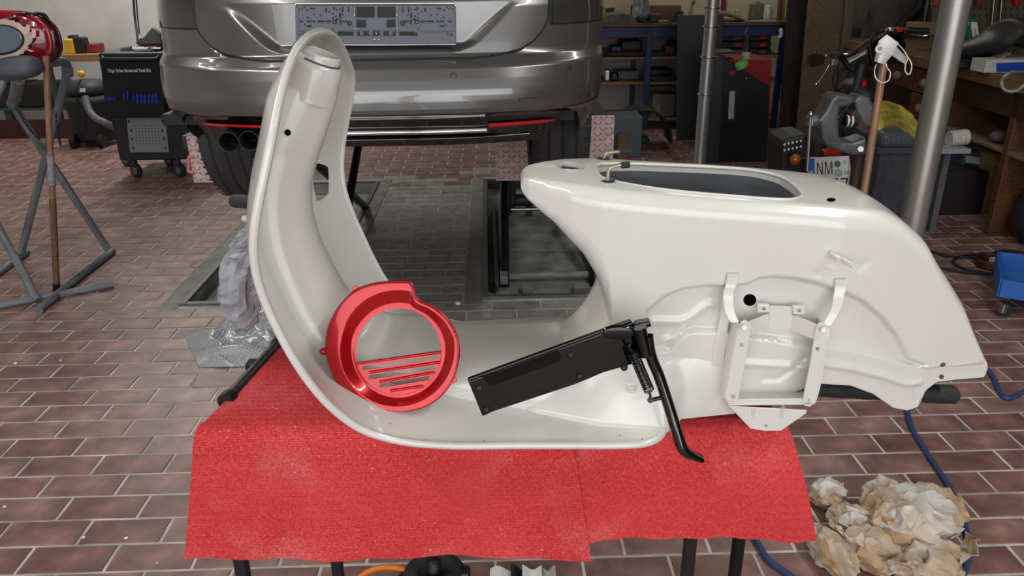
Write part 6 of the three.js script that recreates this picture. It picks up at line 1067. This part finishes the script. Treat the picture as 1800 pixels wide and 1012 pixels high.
  single('brown_parcel', boxPx(1612, 40, 1650, 62, -6.4, 0.2, 0.01), mat('#7a6046', 0.8), 'brown paper parcel behind the handlebar', 'parcel');
}
{ // shelf plank with towel roll behind the steel pole, boxes on the floor
  const z = -4.6, yS = pz(1680, 262, z).y, o = thing('low_shelf', 'narrow grey shelf board on legs behind the thick steel pole', 'shelf');
  const l = pz(1632, 262, z).x, r = pz(1708, 262, z).x;
  part('board', box(r - l, 0.03, 0.3, (l + r) / 2, yS - 0.03, z - 0.15), M.lightGrey, o); for (const x of [l + 0.04, r - 0.06]) part('leg', box(0.04, yS - 0.03, 0.04, x, 0, z - 0.15), M.midGrey, o);
  single('paper_roll', (() => { const g = rod(pz(1666, 253, z - 0.1), pz(1697, 250, z - 0.1), 0.048); g.translate(0, yS + 0.046 - pz(1680, 252, z - 0.1).y, 0); return g; })(), M.offWhite, 'small pale towel roll lying on the narrow grey shelf', 'towel');
  const b = thing('blue_crate', 'blue plastic crate with white label under the wooden workbench', 'crate'); const zb = -5.3; part('body', boxPx(1690, 266, 1736, 320, zb, 0.35, 0.02, true), mat('#31465e', 0.5), b); part('label', platePx([[1698, 273], [1722, 277], [1722, 289], [1698, 286]], zb + 0.01, 0.008, 0.001), M.offWhite, b, 'white paper label');
  single('wrapped_bundle', (() => { const g = rod(pz(1696, 250, zb - 0.15), pz(1758, 244, zb - 0.15), 0.085); return g; })(), mat('#5d5248', 0.85, { map: grainTex }), 'brown wrapped bundle lying on the blue crate', 'bundle');
  const ct = canvasTex(64, 256, (c) => { c.fillStyle = '#23201d'; c.fillRect(0, 0, 64, 256); c.fillStyle = '#8a6a45'; c.save(); c.translate(48, 240); c.rotate(-Math.PI / 2); c.font = 'bold 46px sans-serif'; c.fillText('CODE R', 0, 0, 220); c.restore(); });
  const cb = thing('cardboard_box', 'brown cardboard box with black lettered edge under the wooden workbench', 'box'); const zc = -5.15; part('box', boxPx(1740, 270, 1782, 345, zc, 0.3, 0.006, true), M.card, cb); part('printed_edge', (() => { const a = pz(1768, 275, zc + 0.004), c2 = pz(1776, 275, zc + 0.004); return grid((u, v) => V(a.x + (c2.x - a.x + 0.02) * u, 0.02 + (a.y - 0.02) * v, zc + 0.005), 1, 1); })(), mat('#ffffff', 0.7, { map: ct }), cb);
  single('dark_case', boxPx(1640, 302, 1738, 332, -5.1, 0.3, 0.02, true), mat('#1d1a18', 0.7), 'low dark case on the floor before the blue crate', 'case');
  single('black_bag', (() => { const g = new THREE.SphereGeometry(0.2, 18, 14); g.scale(0.8, 0.9, 0.8); return move(g, V(ph(1818, 430, 0).x, 0.175, ph(1818, 430, 0).z)); })(), mat('#1a1d26', 0.6), 'rounded dark bag on the floor behind the blue dolly', 'bag');
}
{ // blue dolly
  const o = thing('blue_dolly', 'blue wooden dolly board on castors standing on the tiles', 'dolly'); const c = ph(1762, 556, 0);
  const y = pz(1762, 524, c.z).y; const a = pz(1757, 502, c.z);
  const x0 = a.x; const w = 0.5, d = 0.45; const g = (name, gg, m) => part(name, gg.rotateY(-0.5).translate(x0 + 0.02, 0, c.z - 0.02), m, o);
  g('side_board', box(w, 0.09, 0.018, w / 2, y, 0), mat('#1f5fae', 0.5)); g('side_board', box(0.018, 0.09, d, 0, y, -d / 2), mat('#1f5fae', 0.5)); g('deck', box(w, 0.02, d, w / 2, y, -d / 2), mat('#2a69b8', 0.5)); g('side_board', box(w, 0.09, 0.018, w / 2, y, -d), mat('#1f5fae', 0.5));
  const cs = new THREE.Group(); cs.name = 'castor'; o.add(cs); const r0 = 0.036; part('wheel', move(turn(new THREE.CylinderGeometry(r0, r0, 0.026, 22), V(0, 0, 1), 90).rotateY(0.9), V(c.x, r0, c.z)), M.rubber, cs); part('hub', move(turn(new THREE.CylinderGeometry(0.014, 0.014, 0.032, 14), V(0, 0, 1), 90).rotateY(0.9), V(c.x, r0, c.z)), M.lightGrey, cs); part('fork', platePx([[1766, 534], [1776, 536], [1768, 552], [1760, 551]], c.z + 0.03, 0.06, 0.006), M.steel, cs);
  const c2 = V(c.x + 0.42, 0, c.z + 0.25); const cs2 = new THREE.Group(); cs2.name = 'castor'; o.add(cs2); part('wheel', move(turn(new THREE.CylinderGeometry(r0, r0, 0.026, 22), V(0, 0, 1), 90), V(c2.x, r0, c2.z)), M.rubber, cs2); part('fork', box(0.03, y - 0.03, 0.03, c2.x, 0.04, c2.z), M.steel, cs2);
}
{ // cables on the floor
  const F = (x, y, h = 0.012) => ph(x, y, h);
  single('floor_cable', tube([F(1632, 440), F(1670, 450), F(1720, 452), F(1760, 441), F(1800, 443), F(1850, 450)], 0.008, 8, 60), M.rubber, 'black cable lying across the tiles behind the scooter tail', 'cable');
  single('floor_cable', tube([F(1650, 470), F(1690, 478), F(1740, 480), F(1775, 465), F(1740, 448), F(1690, 450), F(1676, 462), F(1710, 476), F(1790, 486), F(1850, 490)], 0.008, 8, 90), M.rubber, 'looped black cable on the tiles around the red reel', 'cable');
  const o = thing('cable_coil', 'small dark red cable coil with white plug on the tiles', 'cable coil'); const c = F(1742, 468, 0); const pts = []; for (let i = 0; i <= 120; i++) { const a = i / 120 * 8 * Math.PI; pts.push(V(c.x + (0.085 + 0.02 * Math.sin(i * 0.21)) * Math.cos(a), 0.012 + i * 0.0003, c.z + 0.085 * Math.sin(a))); } part('coil', tube(pts, 0.011, 6, 260), mat('#43191b', 0.5), o); part('plug', rod(F(1742, 457, 0.06), F(1756, 456, 0.06), 0.016), M.offWhite, o);
  const bl = mat('#2c4272', 0.5);
  single('blue_hose', tube([F(1590, 690), F(1597, 735), F(1607, 760), F(1632, 800), F(1665, 850), F(1683, 885), F(1695, 920), F(1704, 960), F(1700, 990), F(1685, 1030)], 0.0095, 10, 120), bl, 'long blue air hose running over the tiles past the crumpled paper', 'hose');
  single('blue_hose', tube([F(1318, 925), F(1332, 955), F(1352, 985), F(1378, 1004), F(1400, 1020)], 0.0095, 10, 60), bl, 'blue air hose piece showing below the red carpet', 'hose');
  single('blue_hose', tube([F(1470, 950), F(1484, 985), F(1490, 1030)], 0.0095, 10, 30), bl, 'blue air hose piece under the crumpled paper', 'hose');
  single('blue_hose', tube([F(1725, 640), F(1744, 660), F(1758, 690), F(1772, 700), F(1800, 688), F(1850, 660)], 0.0095, 10, 60), bl, 'blue air hose looping on the tiles beside the scooter tail', 'hose');
  // black foam roll carrying the tail
  const a = pz(1425, 680, -1.36), b = pz(1682, 694, -1.36); single('foam_roll', crease(grid((u, v) => { const p = a.clone().lerp(b, v), q = u * Math.PI * 2, r = 0.019 * (1 + 0.12 * fbm(Math.cos(q) * 3, v * 30, Math.sin(q) * 3, 3)) * (v > 0.985 ? 0.7 : 1); return p.add(V(0, r * Math.sin(q), r * Math.cos(q))); }, 20, 80), 30), M.rubber, 'rough black foam covered bar under the scooter tail', 'bar');
}


// ---------- floor things near the table ----------
{ // bubble wrap bag
  const o = thing('bubble_wrap', 'folded translucent grey bubble wrap bag lying on the tiles', 'bubble wrap');
  const bub = tex(256, 256, (u, v) => { const a = (u * 16) % 1 - 0.5, b = (v * 16 + Math.floor(u * 16) * 0.5) % 1 - 0.5; const d = clamp(1 - Math.hypot(a, b) * 2.4); const n = Math.sqrt(d); return [n, n, n]; }, false);
  const bm = mat('#a2a4a8', 0.28, { bumpMap: bub, bumpScale: 0.004, clearcoat: 0.4, clearcoatRoughness: 0.2 });
  const outl = [[316, 592], [325, 581], [360, 572], [410, 552], [440, 533], [490, 545], [520, 590], [515, 640], [480, 645], [354, 643], [345, 628]];
  const sheetOf = (L, Rr, T, B, h, wob) => sheet((u, v) => { // four-sided patch lying on the floor
    const t = V2(T[0][0] + (T[1][0] - T[0][0]) * u, T[0][1] + (T[1][1] - T[0][1]) * u), b = V2(B[0][0] + (B[1][0] - B[0][0]) * u, B[0][1] + (B[1][1] - B[0][1]) * u);
    const x = t.x + (b.x - t.x) * v, y = t.y + (b.y - t.y) * v, e = Math.min(1, 6 * Math.min(u, 1 - u)) * Math.min(1, 5 * Math.min(v, 1 - v)) ;
    const p = ph(x, y, 0.006); p.y = 0.006 + h * Math.pow(e, 0.5) * (0.6 + wob * fbm(u * 4 + h * 30, v * 4, 2, 3)); p.u = p.x * 4; p.v = p.z * 4; return p; }, 40, 30, 0.004);
  part('layer', sheetOf(0, 0, [[322, 582], [500, 575]], [[350, 645], [520, 643]], 0.05, 0.8), bm, o);
  part('layer', sheetOf(0, 0, [[428, 530], [480, 530]], [[366, 596], [520, 600]], 0.075, 0.7), bm, o);
  part('folded_lip', sheet((u, v) => { const p = ph(348 + 140 * u, 643 - 26 * v - 4 * Math.sin(u * 3), 0.006); p.y = 0.01 + 0.045 * Math.sin(v * 3.0) * (0.6 + 0.5 * Math.sin(u * 3.1)); p.u = p.x * 4; p.v = p.z * 4; return p; }, 30, 12, 0.004), bm, o);
}
{ // crumpled masking paper
  const o = thing('crumpled_paper', 'crumpled brown and white masking paper heap on the tiles beside the table', 'paper');
  const pt = tex(512, 512, (u, v) => { const n = pfbm(u, v, 5, 21, 5), k = clamp(0.5 + 2.2 * n), f = 0.06 * pn(u, v, 60, 3); return [0.80 - 0.12 * k + f, 0.785 - 0.23 * k + f, 0.755 - 0.34 * k + f]; });
  const pm = mat('#ffffff', 0.75, { map: pt });
  // a crumpled ball of paper: cells between creases, seeded
  const ball = (px, py, rx, ry, rz, seed, turnY, lift = 0) => {
    let g = new THREE.IcosahedronGeometry(1, 4); g.deleteAttribute('normal'); g.deleteAttribute('uv'); g = mergeVertices(g, 1e-5);
    const p = g.attributes.position, uv = new Float32Array(p.count * 2), nz = (x, y, z) => 1 - 2.4 * Math.abs(perlin.noise(x, y, z)), jit = (i, q) => { const s = Math.sin(i * 127.1 + q * 311.7 + seed * 74.7) * 43758.5453; return (s - Math.floor(s) - 0.5); };
    for (let i = 0; i < p.count; i++) {
      const d = V(p.getX(i) + 0.16 * jit(i, 1), p.getY(i) + 0.16 * jit(i, 2), p.getZ(i) + 0.16 * jit(i, 3)).normalize(), k = seed * 3.1;
      const r = 0.8 + 0.26 * nz(d.x * 1.5 + k, d.y * 1.5, d.z * 1.5) + 0.16 * jit(i, 4);
      p.setXYZ(i, d.x * r * rx, d.y * r * ry, d.z * r * rz); uv[2 * i] = (d.x + d.y * 0.4) * 0.14 + seed * 0.37; uv[2 * i + 1] = (d.z + d.y * 0.6) * 0.14 + seed * 0.21;
    }
    g.setAttribute('uv', new THREE.BufferAttribute(uv, 2));
    g.rotateY(turnY); const c = ph(px, py, 0); g.translate(c.x, ry * 0.8 + lift, c.z);
    const P2 = g.attributes.position; for (let i = 0; i < P2.count; i++) if (P2.getY(i) < 0.006) P2.setY(i, 0.006);
    part('crumple', toCreasedNormals(g, R(22)), pm, o);
  };
  ball(1590, 950, 0.15, 0.09, 0.13, 1.3, 0.4); ball(1550, 915, 0.09, 0.07, 0.08, 2.2, 1.1, 0.015); ball(1630, 925, 0.1, 0.075, 0.1, 3.1, 0.2); ball(1452, 885, 0.06, 0.05, 0.06, 4.7, 0.9);
  ball(1458, 995, 0.05, 0.06, 0.1, 5.9, 0.3); ball(1530, 985, 0.08, 0.06, 0.09, 7.7, 0.8); ball(1620, 1010, 0.11, 0.06, 0.1, 8.3, 0.1); ball(1500, 940, 0.08, 0.055, 0.06, 9.9, -0.6); ball(1570, 965, 0.08, 0.09, 0.08, 11.2, 0.2, 0.02);
  // loose flaps standing out of the heap
  for (const [x, y, w, h, t, sd] of [[1545, 945, 0.1, 0.07, 0.5, 1], [1600, 930, 0.13, 0.07, -0.4, 2], [1640, 985, 0.1, 0.06, 1.0, 3], [1490, 955, 0.09, 0.05, -0.9, 4], [1560, 1000, 0.11, 0.06, 0.2, 5]]) {
    const c = ph(x, y, 0); const f = sheet((u, v) => { const a = (u - 0.5) * 2.2; return V(Math.sin(a) * w * 0.6 + 0.012 * Math.sin(v * 7 + sd), 0.05 + h * v * 1.2 + 0.01 * Math.sin(u * 9 + sd), Math.cos(a) * 0.05 + 0.03 * v + 0.01 * Math.sin(u * 12 + v * 5)); }, 8, 5, 0.001).toNonIndexed(); f.computeVertexNormals(); f.rotateY(t); f.translate(c.x, 0, c.z + 0.03); part('loose_flap', f, pm, o);
  }
}
{ // under the table
  const h = single('orange_hose', tube([ph(600, 1060, 0.02), ph(628, 1020, 0.03), ph(650, 1003, 0.05), ph(680, 997, 0.06), ph(712, 1003, 0.05), ph(735, 1030, 0.02)], 0.0085, 10, 60), mat('#d9721c', 0.45), 'bright orange hose looping under the table', 'hose');
  const e = thing('engine_part', 'black cast engine part lying under the table', 'engine part'); const c = ph(765, 1035, 0);
  part('drum', move(lathe([[0, 0], [0.085, 0], [0.09, 0.02], [0.085, 0.06], [0.07, 0.075], [0.05, 0.08], [0.045, 0.06], [0, 0.06]], 32), c), M.rubber, e); part('lug', [move(box(0.04, 0.05, 0.05, -0.08, 0.01, 0.02, 0.008), c)], M.darkSteel, e); part('lug', [move(box(0.03, 0.06, 0.04, 0.085, 0.01, 0, 0.008), c)], M.darkSteel, e); part('hub', move(lathe([[0, 0.1], [0.02, 0.1], [0.024, 0.06]], 20), c), M.black, e); part('fitting', move(rod(V(-0.1, 0.04, 0.04), V(-0.07, 0.06, 0.02), 0.009), c), M.brass, e);
  const p = ph(930, 1030, 0); const s = (x0, x1, y, m, l, d) => { const a = ph(x0, y, 0.05), b = ph(x1, y, 0.05); single('packaging_scrap', sheet((u, v) => V(a.x + (b.x - a.x) * u, 0.012 + 0.05 * Math.sin(1.2 * (1 - v)) + 0.01 * Math.sin(u * 5 + d), a.z + 0.16 * v), 8, 8, 0.003), m, l, 'packaging'); };
  s(862, 902, 1004, M.white, 'white card scrap on the floor under the table', 0); s(898, 925, 1001, M.black, 'black card scrap between the white ones under the table', 1); s(918, 952, 1001, M.white, 'second white card scrap beside the black one', 2); s(955, 976, 1003, M.offWhite, 'narrow pale card scrap at the end of the scraps under the table', 3);
}

{ // bits on the tiles
  const bit = (px, py, r, label, cat) => single('floor_chip', move(new THREE.IcosahedronGeometry(1, 1).scale(r, r * 0.4, r * 0.8), ph(px, py, 0.006)), M.white, label, cat, 'white chips on the tiles');
  single('bolt_cap', move(lathe([[0, 0.012], [0.01, 0.012], [0.014, 0.008], [0.014, 0]], 18), ph(805, 534, 0.004)), M.white, 'small round white cap lying on the grey tiles under the car', 'cap');
  for (const [x, y, r] of [[147, 944, 0.006], [222, 945, 0.007], [27, 638, 0.009], [107, 633, 0.006], [162, 562, 0.006], [8, 890, 0.006], [276, 989, 0.004]]) bit(x, y, r, 'small white paint chip lying on the brick tiles', 'chip');
}

renderer.render(scene, camera);
